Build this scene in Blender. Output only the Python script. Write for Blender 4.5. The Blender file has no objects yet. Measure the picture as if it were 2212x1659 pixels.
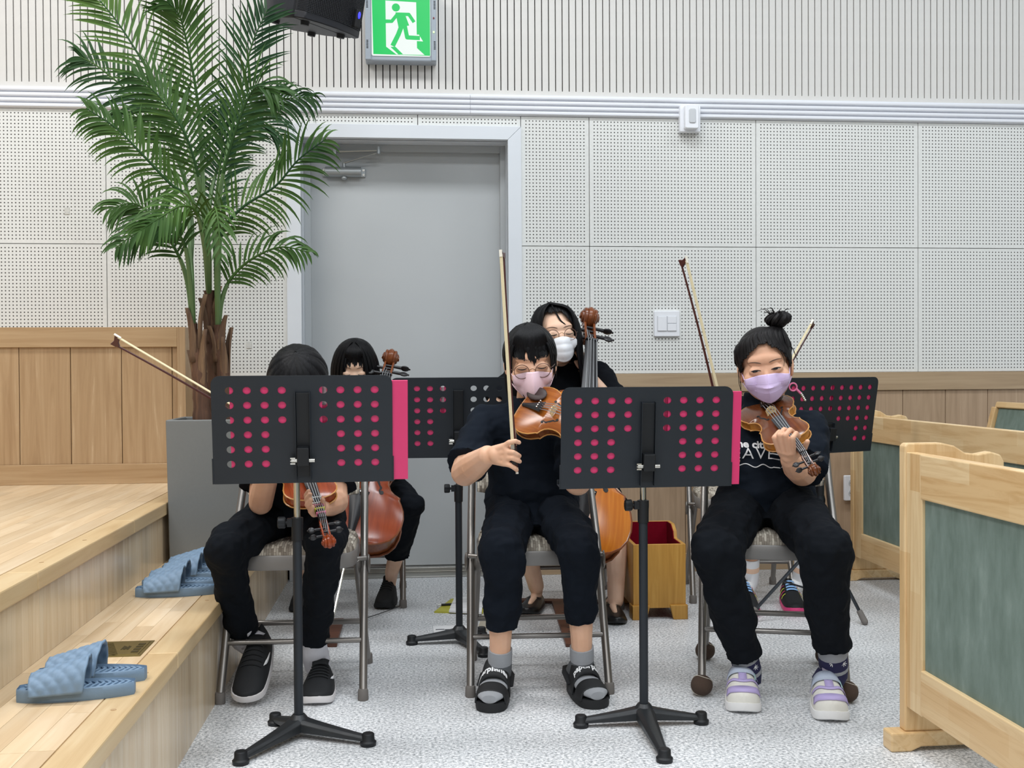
import bpy, bmesh, math, random
from mathutils import Vector, Matrix, noise
from mathutils.bvhtree import BVHTree
random.seed(7)
PI = math.pi
SC = bpy.context.scene
COL = SC.collection
V = Vector

# ------------------------------------------------------------------ camera
cam_data = bpy.data.cameras.new('camera')
cam_data.sensor_fit = 'HORIZONTAL'
cam_data.sensor_width = 36.0
cam_data.lens = 2300.0 / 2212.0 * 36.0
cam_data.clip_start = 0.05
cam = bpy.data.objects.new('camera', cam_data)
COL.objects.link(cam)
cam.matrix_world = Matrix(((0.99569, 0.00700, -0.09251, 0.0),
                           (-0.09260, 0.01267, -0.99562, 0.0),
                           (-0.00580, 0.99990, 0.01326, 1.0),
                           (0, 0, 0, 1)))
SC.camera = cam

# ------------------------------------------------------------------ world, lights, exposure
world = bpy.data.worlds.new('hall_ambient')
SC.world = world
world.use_nodes = True
bg = world.node_tree.nodes['Background']
bg.inputs['Color'].default_value = (0.90, 0.96, 1.0, 1)
bg.inputs['Strength'].default_value = 0.42

def area(name, loc, size, sizey, power, col=(1, 0.98, 0.95), aim=None):
    l = bpy.data.lights.new(name, 'AREA')
    l.shape = 'RECTANGLE'; l.size = size; l.size_y = sizey; l.energy = power; l.color = col
    o = bpy.data.objects.new(name, l); COL.objects.link(o); o.location = loc
    if aim is not None:
        o.rotation_euler = (V(aim) - V(loc)).to_track_quat('-Z', 'Y').to_euler()
    return o
# rows of ceiling panels of the hall
for i, (x, y, p) in enumerate(((-2.0, 0.8, 72), (0.6, 0.8, 66), (3.2, 0.8, 44),
                               (-2.0, 3.3, 74), (0.6, 3.3, 54), (3.2, 3.3, 36),
                               (-0.7, -2.2, 80), (2.2, -2.2, 64))):
    area('ceiling_lamp', (x, y, 4.15), 1.5, 0.6, p, (1.0, 0.98, 0.96) if x < 0 else (0.91, 0.96, 1.0))

vs = SC.view_settings
vs.view_transform = 'Standard'; vs.look = 'None'; vs.gamma = 1.0; vs.exposure = -0.17
vs.use_curve_mapping = False

# ------------------------------------------------------------------ helpers
def lin(c):
    if isinstance(c, str):
        c = c.lstrip('#'); c = [int(c[i:i + 2], 16) / 255 for i in (0, 2, 4)]
    return tuple((x / 12.92 if x <= 0.04045 else ((x + 0.055) / 1.055) ** 2.4) for x in c[:3]) + (1,)

MATS = {}
def mat_base(name, rough=0.5, metal=0.0, spec=0.5):
    m = bpy.data.materials.new(name); m.use_nodes = True
    b = m.node_tree.nodes['Principled BSDF']
    b.inputs['Roughness'].default_value = rough; b.inputs['Metallic'].default_value = metal
    b.inputs['Specular IOR Level'].default_value = spec
    MATS[name] = m
    return m, m.node_tree.nodes, m.node_tree.links, b

def coords(n, l, scale=(1, 1, 1), rnd=0.0, rot=(0, 0, 0)):
    tc = n.new('ShaderNodeTexCoord'); mp = n.new('ShaderNodeMapping')
    mp.inputs['Scale'].default_value = scale; mp.inputs['Rotation'].default_value = rot
    src = tc.outputs['Object']
    if rnd:
        oi = n.new('ShaderNodeObjectInfo'); mul = n.new('ShaderNodeMath'); mul.operation = 'MULTIPLY'
        mul.inputs[1].default_value = rnd; l.new(oi.outputs['Random'], mul.inputs[0])
        add = n.new('ShaderNodeVectorMath'); add.operation = 'ADD'
        l.new(src, add.inputs[0]); l.new(mul.outputs[0], add.inputs[1]); src = add.outputs[0]
    l.new(src, mp.inputs['Vector'])
    return mp.outputs['Vector']

def ramp(n, l, fac, stops):
    r = n.new('ShaderNodeValToRGB'); e = r.color_ramp.elements
    while len(e) < len(stops): e.new(0.5)
    for el, (p, c) in zip(e, stops):
        el.position = p; el.color = lin(c)
    l.new(fac, r.inputs[0])
    return r.outputs['Color']

def noise_tex(n, l, vec, scale, detail=3, rough=0.5, dist=0.0):
    t = n.new('ShaderNodeTexNoise'); t.inputs['Scale'].default_value = scale
    t.inputs['Detail'].default_value = detail; t.inputs['Roughness'].default_value = rough
    t.inputs['Distortion'].default_value = dist
    l.new(vec, t.inputs['Vector'])
    return t.outputs['Fac']

def bump(n, l, b, h, strength, dist=0.01):
    k = n.new('ShaderNodeBump'); k.inputs['Strength'].default_value = strength
    k.inputs['Distance'].default_value = dist
    l.new(h, k.inputs['Height']); l.new(k.outputs['Normal'], b.inputs['Normal'])

def plain(name, c, rough=0.5, metal=0.0, spec=0.5, var=0.06, scale=40, bmp=0.0, bscale=200):
    m, n, l, b = mat_base(name, rough, metal, spec)
    c = lin(c)
    v = coords(n, l)
    f = noise_tex(n, l, v, scale, 4, 0.6)
    mx = n.new('ShaderNodeMix'); mx.data_type = 'RGBA'
    mx.inputs[6].default_value = tuple(x * (1 - var) for x in c[:3]) + (1,)
    mx.inputs[7].default_value = tuple(min(1, x * (1 + var)) for x in c[:3]) + (1,)
    l.new(f, mx.inputs[0]); l.new(mx.outputs[2], b.inputs['Base Color'])
    if bmp: bump(n, l, b, noise_tex(n, l, v, bscale, 3), bmp, 0.002)
    return m

def wood(name, stops, grain=(30, 30, 2), nscale=1.0, rough=0.45, rnd=7.0, bmp=0.05, tint=0.0, dist=1.2):
    """stops: ramp colours dark->light; grain: mapping scale, small along the grain"""
    m, n, l, b = mat_base(name, rough)
    v = coords(n, l, grain, rnd)
    f = noise_tex(n, l, v, nscale, 6, 0.62, dist)
    col = ramp(n, l, f, stops)
    if tint:
        oi = n.new('ShaderNodeObjectInfo')
        hsv = n.new('ShaderNodeHueSaturation')
        mr = n.new('ShaderNodeMapRange')
        mr.inputs['To Min'].default_value = 1 - tint; mr.inputs['To Max'].default_value = 1 + tint
        l.new(oi.outputs['Random'], mr.inputs['Value']); l.new(mr.outputs[0], hsv.inputs['Value'])
        l.new(col, hsv.inputs['Color']); col = hsv.outputs[0]
    l.new(col, b.inputs['Base Color'])
    if bmp: bump(n, l, b, f, bmp, 0.003)
    return m

def wm(o):
    return o.matrix_basis.copy() if o.parent is None else wm(o.parent) @ o.matrix_parent_inverse @ o.matrix_basis

class MB:
    """collects geometry; build() links ONE mesh object"""
    def __init__(s): s.v = []; s.f = []
    def add(s, vs, fs):
        o = len(s.v); s.v += [tuple(p) for p in vs]; s.f += [tuple(i + o for i in f) for f in fs]; return s
    def box(s, lo, hi, M=None):
        x0, y0, z0 = lo; x1, y1, z1 = hi
        vs = [V(p) for p in ((x0,y0,z0),(x1,y0,z0),(x1,y1,z0),(x0,y1,z0),(x0,y0,z1),(x1,y0,z1),(x1,y1,z1),(x0,y1,z1))]
        if M is not None: vs = [M @ p for p in vs]
        return s.add(vs, ((0,3,2,1),(4,5,6,7),(0,1,5,4),(1,2,6,5),(2,3,7,6),(3,0,4,7)))
    def ring_loft(s, rings, cap=True, closed=False):
        n = len(rings[0]); vs = [p for r in rings for p in r]; fs = []
        m = len(rings)
        for i in range(m if closed else m - 1):
            a = i * n; c = ((i + 1) % m) * n
            for j in range(n):
                k = (j + 1) % n
                fs.append((a + j, a + k, c + k, c + j))
        if cap and not closed:
            fs.append(tuple(range(n - 1, -1, -1))); fs.append(tuple((m - 1) * n + j for j in range(n)))
        return s.add(vs, fs)
    def tube(s, path, r, n=10, cap=True, flat=1.0, up=None):
        """path: points; r: radius or list; flat: squash across `up`"""
        P = [V(p) for p in path]; R = r if isinstance(r, (list, tuple)) else [r] * len(P)
        rings = []; prev = None
        for i, p in enumerate(P):
            t = (P[min(i + 1, len(P) - 1)] - P[max(i - 1, 0)])
            t = t.normalized() if t.length > 1e-9 else V((0, 0, 1))
            if up is not None: a = V(up)
            else: a = prev if prev is not None else (V((0, 0, 1)) if abs(t.z) < 0.9 else V((1, 0, 0)))
            u = a - t * a.dot(t)
            if u.length < 1e-6: u = t.orthogonal()
            u.normalize(); prev = u; w = t.cross(u)
            rings.append([p + (u * math.cos(2*PI*j/n) * flat + w * math.sin(2*PI*j/n)) * R[i] for j in range(n)])
        return s.ring_loft(rings, cap)
    def cyl(s, a, b, r0, r1=None, n=16):
        return s.tube([a, b], [r0, r0 if r1 is None else r1], n)
    def ell(s, c, r, M=None, nu=20, nv=12):
        c = V(c); r = (r, r, r) if isinstance(r, (int, float)) else r
        vs = [V((0, 0, -r[2]))]
        for i in range(1, nv):
            t = -PI / 2 + PI * i / nv
            for j in range(nu):
                p = 2 * PI * j / nu
                vs.append(V((r[0]*math.cos(t)*math.cos(p), r[1]*math.cos(t)*math.sin(p), r[2]*math.sin(t))))
        vs.append(V((0, 0, r[2])))
        fs = [(0, 1 + (j + 1) % nu, 1 + j) for j in range(nu)]
        for i in range(nv - 2):
            for j in range(nu):
                a = 1 + i * nu; k = (j + 1) % nu
                fs.append((a + j, a + k, a + nu + k, a + nu + j))
        a = 1 + (nv - 2) * nu; e = len(vs) - 1
        fs += [(a + j, a + (j + 1) % nu, e) for j in range(nu)]
        if M is not None: vs = [M @ p for p in vs]
        return s.add([p + c for p in vs], fs)
    def rc(s, a, b, r0, r1, n=16):
        """tapered limb with round ends"""
        s.ell(a, r0, nu=n, nv=10); s.ell(b, r1, nu=n, nv=10)
        if (V(a) - V(b)).length > 1e-5: s.cyl(a, b, r0, r1, n)
        return s
    def chain(s, pts, rad, n=12):
        for i in range(len(pts) - 1): s.rc(pts[i], pts[i + 1], rad[i], rad[i + 1], n)
        return s
    def lathe(s, prof, n=20, M=None, cap=True):
        rings = [[V((r * math.cos(2*PI*j/n), r * math.sin(2*PI*j/n), z)) for j in range(n)] for r, z in prof]
        if M is not None: rings = [[M @ p for p in r] for r in rings]
        return s.ring_loft(rings, cap)
    def prism(s, poly, fn, d0, d1):
        """poly: 2D outline; fn(a,b,d) -> 3D point"""
        n = len(poly)
        vs = [fn(a, b, d0) for a, b in poly] + [fn(a, b, d1) for a, b in poly]
        fs = [tuple(range(n - 1, -1, -1)), tuple(range(n, 2 * n))]
        fs += [(i, (i + 1) % n, n + (i + 1) % n, n + i) for i in range(n)]
        return s.add(vs, fs)
    def grid(s, fn, nu, nv):
        vs = [fn(i / nu, j / nv) for j in range(nv + 1) for i in range(nu + 1)]
        fs = [(j*(nu+1)+i, j*(nu+1)+i+1, (j+1)*(nu+1)+i+1, (j+1)*(nu+1)+i) for j in range(nv) for i in range(nu)]
        return s.add(vs, fs)
    def mesh(s, name):
        me = bpy.data.meshes.new(name); me.from_pydata([tuple(p) for p in s.v], [], s.f); me.update(); return me
    def build(s, name, m, parent=None, smooth=True, bevel=0.0, world=False, loc=None, solid=0.0, fix=True):
        if world and parent is not None:
            inv = wm(parent).inverted(); s.v = [tuple(inv @ V(p)) for p in s.v]
        me = s.mesh(name)
        if fix:
            bm = bmesh.new(); bm.from_mesh(me); bmesh.ops.recalc_face_normals(bm, faces=bm.faces); bm.to_mesh(me); bm.free()
        return obj(name, me, m, parent, smooth, bevel, loc, solid)

def obj(name, me, m, parent=None, smooth=True, bevel=0.0, loc=None, solid=0.0):
    if m is not None:
        me.materials.clear(); me.materials.append(MATS[m] if isinstance(m, str) else m)
    if smooth:
        me.polygons.foreach_set('use_smooth', [True] * len(me.polygons))
        me.set_sharp_from_angle(angle=0.75)
    o = bpy.data.objects.new(name, me); COL.objects.link(o)
    if parent is not None: o.parent = parent
    if loc is not None: o.location = loc
    if solid:
        k = o.modifiers.new('solid', 'SOLIDIFY'); k.thickness = solid; k.offset = 0
    if bevel:
        k = o.modifiers.new('bevel', 'BEVEL'); k.width = bevel; k.segments = 2; k.limit_method = 'ANGLE'; k.angle_limit = 0.6
    return o

def baked(o):
    dg = bpy.context.evaluated_depsgraph_get()
    return bpy.data.meshes.new_from_object(o.evaluated_get(dg))

def fuse(name, mb, m, parent, voxel=0.005, smooth=3, world=True, wrinkle=0.0, wscale=(14, 14, 14), keep=1.0, fn=None):
    """union of overlapping shells into one continuous skin"""
    if world and parent is not None:
        inv = wm(parent).inverted(); mb.v = [tuple(inv @ V(p)) for p in mb.v]
    me = mb.mesh(name)
    bm = bmesh.new(); bm.from_mesh(me); bmesh.ops.recalc_face_normals(bm, faces=bm.faces); bm.to_mesh(me); bm.free()
    t = bpy.data.objects.new('tmp', me); COL.objects.link(t)
    k = t.modifiers.new('r', 'REMESH'); k.mode = 'VOXEL'; k.voxel_size = voxel; k.use_smooth_shade = True
    if smooth:
        k = t.modifiers.new('s', 'SMOOTH'); k.factor = 0.5; k.iterations = smooth
    if keep < 1:
        k = t.modifiers.new('d', 'DECIMATE'); k.ratio = keep
    me2 = baked(t); bpy.data.objects.remove(t); me2.name = name
    if wrinkle:
        nrm = [v.normal.copy() for v in me2.vertices]
        for v, q in zip(me2.vertices, nrm):
            p = V((v.co.x * wscale[0], v.co.y * wscale[1], v.co.z * wscale[2]))
            w = noise.turbulence(p, 3, False, amplitude_scale=0.5, frequency_scale=2.0) - 0.55
            v.co += q * (w * wrinkle)
    if fn:
        for v in me2.vertices: v.co = fn(v.co)
    me2.materials.clear(); me2.materials.append(MATS[m] if isinstance(m, str) else m)
    me2.polygons.foreach_set('use_smooth', [True] * len(me2.polygons))
    o = bpy.data.objects.new(name, me2); COL.objects.link(o)
    if parent is not None: o.parent = parent
    return o

def tag(o, label, cat, group=None):
    o['label'] = label; o['category'] = cat
    if group: o['group'] = group
    return o
def struct(o, label=None):
    o['kind'] = 'structure'
    if label: o['label'] = label
    return o
def thing(name, label, cat, loc=(0, 0, 0), rotz=0.0, group=None, M=None):
    o = bpy.data.objects.new(name, None); COL.objects.link(o); o.empty_display_size = 0.05
    o.matrix_world = M if M is not None else (Matrix.Translation(V(loc)) @ Matrix.Rotation(rotz, 4, 'Z'))
    return tag(o, label, cat, group)
def dup(root, M, label, group=None):
    r = root.copy(); COL.objects.link(r); r.matrix_world = M; r['label'] = label
    if group: r['group'] = group
    for ch in list(root.children):
        c = ch.copy(); COL.objects.link(c); c.parent = r
        for g in list(ch.children):
            d = g.copy(); COL.objects.link(d); d.parent = c
    return r
def frame(o, x, z):
    """matrix with origin o, X axis along x, Z axis near z"""
    x = V(x).normalized(); z = V(z); z = (z - x * z.dot(x)).normalized(); y = z.cross(x)
    M = Matrix((x, y, z)).transposed().to_4x4(); M.translation = V(o); return M
def lerp(a, b, t): return V(a) * (1 - t) + V(b) * t
def bez(pts, n):
    """smooth curve through points (Catmull-Rom)"""
    P = [V(p) for p in pts]; P = [P[0] * 2 - P[1]] + P + [P[-1] * 2 - P[-2]]
    out = []
    m = len(P) - 3
    for k in range(n + 1):
        t = k / n * m; i = min(int(t), m - 1); u = t - i
        a, b, c, d = P[i:i + 4]
        out.append(0.5 * ((2*b) + (c - a)*u + (2*a - 5*b + 4*c - d)*u*u + (3*b - a - 3*c + d)*u**3))
    return out
def text_mesh(s, size, extrude=0.0004, bold=0.0, space=1.0):
    cu = bpy.data.curves.new('txt', 'FONT'); cu.body = s; cu.size = size; cu.extrude = extrude; cu.offset = bold
    cu.space_character = space; cu.align_x = 'CENTER'; cu.align_y = 'CENTER'; cu.resolution_u = 3
    t = bpy.data.objects.new('tmp', cu); COL.objects.link(t)
    me = baked(t); bpy.data.objects.remove(t); return me
def flat_mesh(polys, thick, name='flat'):
    """closed 2D outlines (holes allowed) in XY, filled and given a thickness along Z"""
    cu = bpy.data.curves.new('flat', 'CURVE'); cu.dimensions = '2D'; cu.fill_mode = 'BOTH'; cu.extrude = thick / 2
    for poly in polys:
        sp = cu.splines.new('POLY'); sp.points.add(len(poly) - 1)
        for p, (x, y) in zip(sp.points, poly): p.co = (x, y, 0, 1)
        sp.use_cyclic_u = True
    t = bpy.data.objects.new('tmp', cu); COL.objects.link(t)
    me = baked(t); bpy.data.objects.remove(t); me.name = name; return me
def circ(cx, cy, r, n=20, ry=None): return [(cx + r*math.cos(2*PI*i/n), cy + (ry or r)*math.sin(2*PI*i/n)) for i in range(n)]
def rrect(x0, y0, x1, y1, r, n=5, r2=None):
    """rounded rectangle; r bottom corners, r2 top corners"""
    r2 = r if r2 is None else r2; out = []
    for cx, cy, a, q in ((x1 - r, y0 + r, -PI/2, r), (x1 - r2, y1 - r2, 0, r2), (x0 + r2, y1 - r2, PI/2, r2), (x0 + r, y0 + r, PI, r)):
        out += [(cx + q*math.cos(a + PI/2*i/n), cy + q*math.sin(a + PI/2*i/n)) for i in range(n + 1)]
    return out

# ------------------------------------------------------------------ materials
def mats():
    # speckled vinyl floor
    m, n, l, b = mat_base('floor_vinyl', 0.42, spec=0.4)
    v = coords(n, l)
    a = noise_tex(n, l, v, 120, 2.5, 0.7)
    c = noise_tex(n, l, v, 3.0, 2, 0.5)
    col = ramp(n, l, a, ((0.32, '#7a7e82'), (0.44, '#bfc2c5'), (0.54, '#e0e2e5'), (0.64, '#fbfbfc')))
    mx = n.new('ShaderNodeMix'); mx.data_type = 'RGBA'; mx.blend_type = 'MULTIPLY'; mx.inputs[0].default_value = 0.35
    l.new(col, mx.inputs[6]); l.new(ramp(n, l, c, ((0.3, '#d8d8d8'), (0.7, '#ffffff'))), mx.inputs[7])
    l.new(mx.outputs[2], b.inputs['Base Color'])
    bump(n, l, b, a, 0.05, 0.002)
    # perforated acoustic board: holes 16.7 mm apart inside a plain margin (u, w = panel size on the object)
    m, n, l, b = mat_base('perforated_board', 0.75, spec=0.2)
    tc = n.new('ShaderNodeTexCoord'); sp = n.new('ShaderNodeSeparateXYZ'); l.new(tc.outputs['Object'], sp.inputs[0])
    def mth(op, x, y=None):
        k = n.new('ShaderNodeMath'); k.operation = op
        for i, q in enumerate((x, y)):
            if q is None: continue
            if isinstance(q, (int, float)): k.inputs[i].default_value = q
            else: l.new(q, k.inputs[i])
        return k.outputs[0]
    P = 0.016667
    def cell(o): return mth('SUBTRACT', mth('FRACT', mth('DIVIDE', o, P)), 0.5)
    def inside(o, nm):
        at = n.new('ShaderNodeAttribute'); at.attribute_type = 'OBJECT'; at.attribute_name = nm
        return mth('MULTIPLY', mth('GREATER_THAN', o, 0.0), mth('LESS_THAN', o, at.outputs['Fac']))
    cx, cz = cell(sp.outputs['X']), cell(sp.outputs['Z'])
    d = mth('SQRT', mth('ADD', mth('MULTIPLY', cx, cx), mth('MULTIPLY', cz, cz)))
    hole = mth('MULTIPLY', mth('LESS_THAN', d, 0.19), mth('MULTIPLY', inside(sp.outputs['X'], 'hole_w'), inside(sp.outputs['Z'], 'hole_h')))
    mx = n.new('ShaderNodeMix'); mx.data_type = 'RGBA'
    mx.inputs[7].default_value = lin('#4a4846')
    l.new(ramp(n, l, noise_tex(n, l, coords(n, l), 60, 3), ((0.3, '#dfe0dd'), (0.7, '#e7e8e5'))), mx.inputs[6])
    l.new(hole, mx.inputs[0]); l.new(mx.outputs[2], b.inputs['Base Color'])
    plain('slat_paint', '#dbd9d5', 0.7, spec=0.2, var=0.05, scale=30)
    plain('groove_dark', '#2f2c2c', 0.9, spec=0.1)
    plain('groove_brown', '#5f4733', 0.9, spec=0.1)
    plain('wall_paint', '#d4d4cf', 0.8, spec=0.2)
    plain('trim_white', '#e6e8ee', 0.45, var=0.02)
    plain('casing_white', '#dfe4ea', 0.5, var=0.03, scale=8)
    plain('door_grey', '#b4b8ba', 0.5, var=0.03, scale=3)
    plain('steel', '#b8b6b0', 0.3, metal=1.0)
    plain('closer_silver', '#a9aeb0', 0.4, metal=0.6)
    wood('oak_panel', ((0.30, '#a48460'), (0.5, '#b3946f'), (0.62, '#ba9c78'), (0.72, '#d6bd9c')), (26, 26, 1.1), 1.0, 0.5, 9.0, 0.04, 0.03, 1.6)
    wood('oak_rail', ((0.30, '#a88760'), (0.5, '#b4956f'), (0.75, '#c0a37e')), (1.3, 30, 30), 1.0, 0.5, 9.0, 0.04)
    wood('oak_panel_grey', ((0.30, '#a38a70'), (0.5, '#b0967b'), (0.66, '#b89e83'), (0.78, '#c9b196')), (26, 26, 1.1), 1.0, 0.5, 9.0, 0.04, 0.03, 1.6)
    wood('oak_rail_grey', ((0.30, '#a48c70'), (0.5, '#b0987a'), (0.75, '#baa386')), (1.3, 30, 30), 1.0, 0.5, 9.0, 0.04)
    wood('stage_strip', ((0.2, '#c7a983'), (0.45, '#d6bc98'), (0.6, '#dec7a6'), (0.8, '#e4d1b4')), (24, 1.2, 24), 1.0, 0.33, 11.0, 0.02, 0.10)
    wood('stage_nosing', ((0.2, '#bb9b6e'), (0.5, '#ccb085'), (0.8, '#d8c199')), (20, 1.4, 20), 1.0, 0.35, 11.0, 0.03, 0.05)
    wood('stage_riser', ((0.2, '#c2a888'), (0.45, '#cfb999'), (0.6, '#d8c5a8'), (0.8, '#e0d0b5')), (16, 16, 0.9), 1.0, 0.25, 11.0, 0.02, 0.08)
    # pew timber: short laminated staves
    for nm, ax in (('pew_stave_y', 1), ('pew_stave_z', 2)):
        m, n, l, b = mat_base(nm, 0.38)
        v = coords(n, l)
        br = n.new('ShaderNodeTexBrick'); br.offset = 0.37
        br.inputs['Scale'].default_value = 1.0; br.inputs['Mortar Size'].default_value = 0.0
        br.inputs['Brick Width'].default_value = 0.26; br.inputs['Row Height'].default_value = 0.052
        br.inputs['Color1'].default_value = lin('#d9b582'); br.inputs['Color2'].default_value = lin('#e8cda0'); br.inputs['Bias'].default_value = 0.0
        sx = n.new('ShaderNodeSeparateXYZ'); l.new(v, sx.inputs[0]); cb = n.new('ShaderNodeCombineXYZ')
        l.new(sx.outputs['Y' if ax == 1 else 'Z'], cb.inputs[0]); 
        ad = n.new('ShaderNodeMath'); l.new(sx.outputs['X'], ad.inputs[0]); l.new(sx.outputs['Z' if ax == 1 else 'Y'], ad.inputs[1])
        l.new(ad.outputs[0], cb.inputs[1]); l.new(cb.outputs[0], br.inputs['Vector'])
        f = noise_tex(n, l, coords(n, l, (26, 1.6, 26) if ax == 1 else (26, 26, 1.6), 5.0), 1.0, 6, 0.65, 1.5)
        mx = n.new('ShaderNodeMix'); mx.data_type = 'RGBA'; mx.blend_type = 'MULTIPLY'; mx.inputs[0].default_value = 0.8
        l.new(br.outputs['Color'], mx.inputs[6]); l.new(ramp(n, l, f, ((0.25, '#d9c2a0'), (0.55, '#ffffff'))), mx.inputs[7])
        l.new(mx.outputs[2], b.inputs['Base Color']); bump(n, l, b, f, 0.03, 0.002)
    m, n, l, b = mat_base('pew_green', 0.75, spec=0.25)
    f = noise_tex(n, l, coords(n, l, (30, 30, 9)), 1.0, 4, 0.6)
    l.new(ramp(n, l, f, ((0.3, '#68786f'), (0.6, '#788880'), (0.8, '#87968e'))), b.inputs['Base Color'])
    bump(n, l, b, noise_tex(n, l, coords(n, l), 400, 2), 0.15, 0.001)
    plain('brass', '#8a7a48', 0.35, metal=0.85, var=0.12)
    plain('brass_dark', '#4d4327', 0.5, metal=0.6)
    plain('planter_grey', '#767877', 0.55, var=0.05, scale=120, bmp=0.05)
    plain('soil', '#2c2a28', 0.95, bmp=0.6, bscale=60)
    # speaker, sign
    plain('black_plastic', '#191b22', 0.5, bmp=0.12, bscale=500)
    plain('black_soft', '#0e0f12', 0.6)
    plain('sign_case', '#9fa8b2', 0.45)
    m, n, l, b = mat_base('sign_green', 0.4); b.inputs['Base Color'].default_value = lin('#013316')
    b.inputs['Emission Color'].default_value = lin('#04c45c'); b.inputs['Emission Strength'].default_value = 1.15
    m, n, l, b = mat_base('sign_white', 0.4); b.inputs['Base Color'].default_value = lin('#555a57')
    b.inputs['Emission Color'].default_value = lin('#eef6f2'); b.inputs['Emission Strength'].default_value = 1.0
    m, n, l, b = mat_base('led_blue', 0.4); b.inputs['Base Color'].default_value = lin('#2a2cff')
    b.inputs['Emission Color'].default_value = lin('#3a3cff'); b.inputs['Emission Strength'].default_value = 2.0
    m, n, l, b = mat_base('led_green', 0.4); b.inputs['Base Color'].default_value = lin('#c9ff9a')
    b.inputs['Emission Color'].default_value = lin('#c9ff9a'); b.inputs['Emission Strength'].default_value = 1.5
    plain('led_red_off', '#7a1420', 0.4)
    plain('switch_white', '#eef0f5', 0.35, var=0.01)
    plain('lamp_lens', '#c9ccd0', 0.25, var=0.02)
    # metal chair
    plain('chair_metal', '#8b8783', 0.32, metal=0.75, var=0.03)
    plain('chair_pan', '#85827f', 0.45, metal=0.2, var=0.03)
    plain('rubber_grey', '#6f6a66', 0.7)
    m, n, l, b = mat_base('chair_fabric', 0.9, spec=0.15)
    v = coords(n, l)
    br = n.new('ShaderNodeTexBrick'); br.offset = 0.5; br.offset_frequency = 2
    br.inputs['Scale'].default_value = 1.0; br.inputs['Mortar Size'].default_value = 0.0005; br.inputs['Mortar'].default_value = lin('#6a6156')
    br.inputs['Brick Width'].default_value = 0.030; br.inputs['Row Height'].default_value = 0.0075
    br.inputs['Color1'].default_value = lin('#7a7065'); br.inputs['Color2'].default_value = lin('#ddd5c6')
    sx = n.new('ShaderNodeSeparateXYZ'); l.new(v, sx.inputs[0]); cb = n.new('ShaderNodeCombineXYZ')
    ad = n.new('ShaderNodeMath'); l.new(sx.outputs['Z'], ad.inputs[0]); l.new(sx.outputs['Y'], ad.inputs[1])
    l.new(ad.outputs[0], cb.inputs[0]); l.new(sx.outputs['X'], cb.inputs[1])
    wv = n.new('ShaderNodeTexNoise'); wv.inputs['Scale'].default_value = 60; l.new(v, wv.inputs['Vector'])
    vm = n.new('ShaderNodeVectorMath'); vm.operation = 'MULTIPLY_ADD'; vm.inputs[1].default_value = (0.012, 0.004, 0)
    l.new(wv.outputs['Color'], vm.inputs[0]); l.new(cb.outputs[0], vm.inputs[2]); l.new(vm.outputs[0], br.inputs['Vector'])
    l.new(br.outputs['Color'], b.inputs['Base Color'])
    bump(n, l, b, noise_tex(n, l, v, 300, 2), 0.3, 0.002)
    plain('tennis_felt', '#4a3a30', 0.95, var=0.2, scale=300, bmp=0.8, bscale=500)
    plain('tennis_seam', '#c9c2b4', 0.8)
    # music stands
    plain('stand_black', '#20262d', 0.48, metal=0.15, var=0.10, scale=25, bmp=0.05, bscale=600)
    plain('stand_channel', '#15181c', 0.5, metal=0.2)
    m, n, l, b = mat_base('stand_cast', 0.42, 0.2)
    f = noise_tex(n, l, coords(n, l), 55, 6, 0.75, 0.5)
    l.new(ramp(n, l, f, ((0.5, '#25282b'), (0.68, '#2b2e31'), (0.72, '#8a8c8c'), (0.8, '#a8aaaa'))), b.inputs['Base Color'])
    plain('chrome', '#cfccc4', 0.18, metal=1.0, var=0.02)
    plain('folder_pink', '#d8376f', 0.42, var=0.04, scale=20)
    plain('folder_magenta', '#b51f55', 0.45, var=0.05, scale=20)
    plain('paper', '#e9eaec', 0.7, var=0.03)
    plain('ink', '#44484e', 0.8)
    plain('folder_yellow', '#b9b53a', 0.5)
    plain('book_cover', '#efe6d2', 0.6)
    wood('board_brown', ((0.2, '#4a2c20'), (0.6, '#633c2b'), (0.85, '#734935')), (2, 20, 20), 1.0, 0.5)
    wood('box_oak', ((0.25, '#a8772f'), (0.5, '#bb8a3c'), (0.75, '#c99a4c')), (40, 40, 2), 1.0, 0.4, 3.0, 0.03)
    plain('velvet_red', '#74061c', 0.9, spec=0.1, var=0.2, scale=60)
    plain('slipper_blue', '#718aa3', 0.55, var=0.05, scale=100, bmp=0.1, bscale=300)
    plain('slipper_dark', '#2b3a47', 0.8)
    # instruments
    wood('violin_amber', ((0.2, '#7a3f17'), (0.5, '#96531f'), (0.8, '#b06a2a')), (3, 60, 60), 1.0, 0.22, 3.0, 0.0)
    wood('violin_brown', ((0.2, '#4d2815'), (0.5, '#68381d'), (0.8, '#7f4a27')), (3, 60, 60), 1.0, 0.2, 3.0, 0.0)
    wood('violin_rib', ((0.2, '#8a531c'), (0.5, '#b0722c'), (0.8, '#c98b40')), (60, 3, 3), 1.0, 0.25, 3.0, 0.0)
    wood('violin_red', ((0.2, '#712d14'), (0.5, '#8f3c1a'), (0.8, '#a64f24')), (3, 60, 60), 1.0, 0.22, 3.0, 0.0)
    wood('cello_red', ((0.2, '#6e2b15'), (0.5, '#8a3b1c'), (0.8, '#9d4a26')), (2, 30, 30), 1.0, 0.2, 3.0, 0.0)
    wood('cello_amber', ((0.2, '#a2551a'), (0.5, '#bd6c20'), (0.8, '#d0842f')), (2, 30, 30), 1.0, 0.2, 3.0, 0.0)
    wood('cello_rib', ((0.2, '#5e2f18'), (0.5, '#774021'), (0.8, '#8a4f2c')), (2, 30, 30), 1.0, 0.25, 3.0, 0.0)
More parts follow.
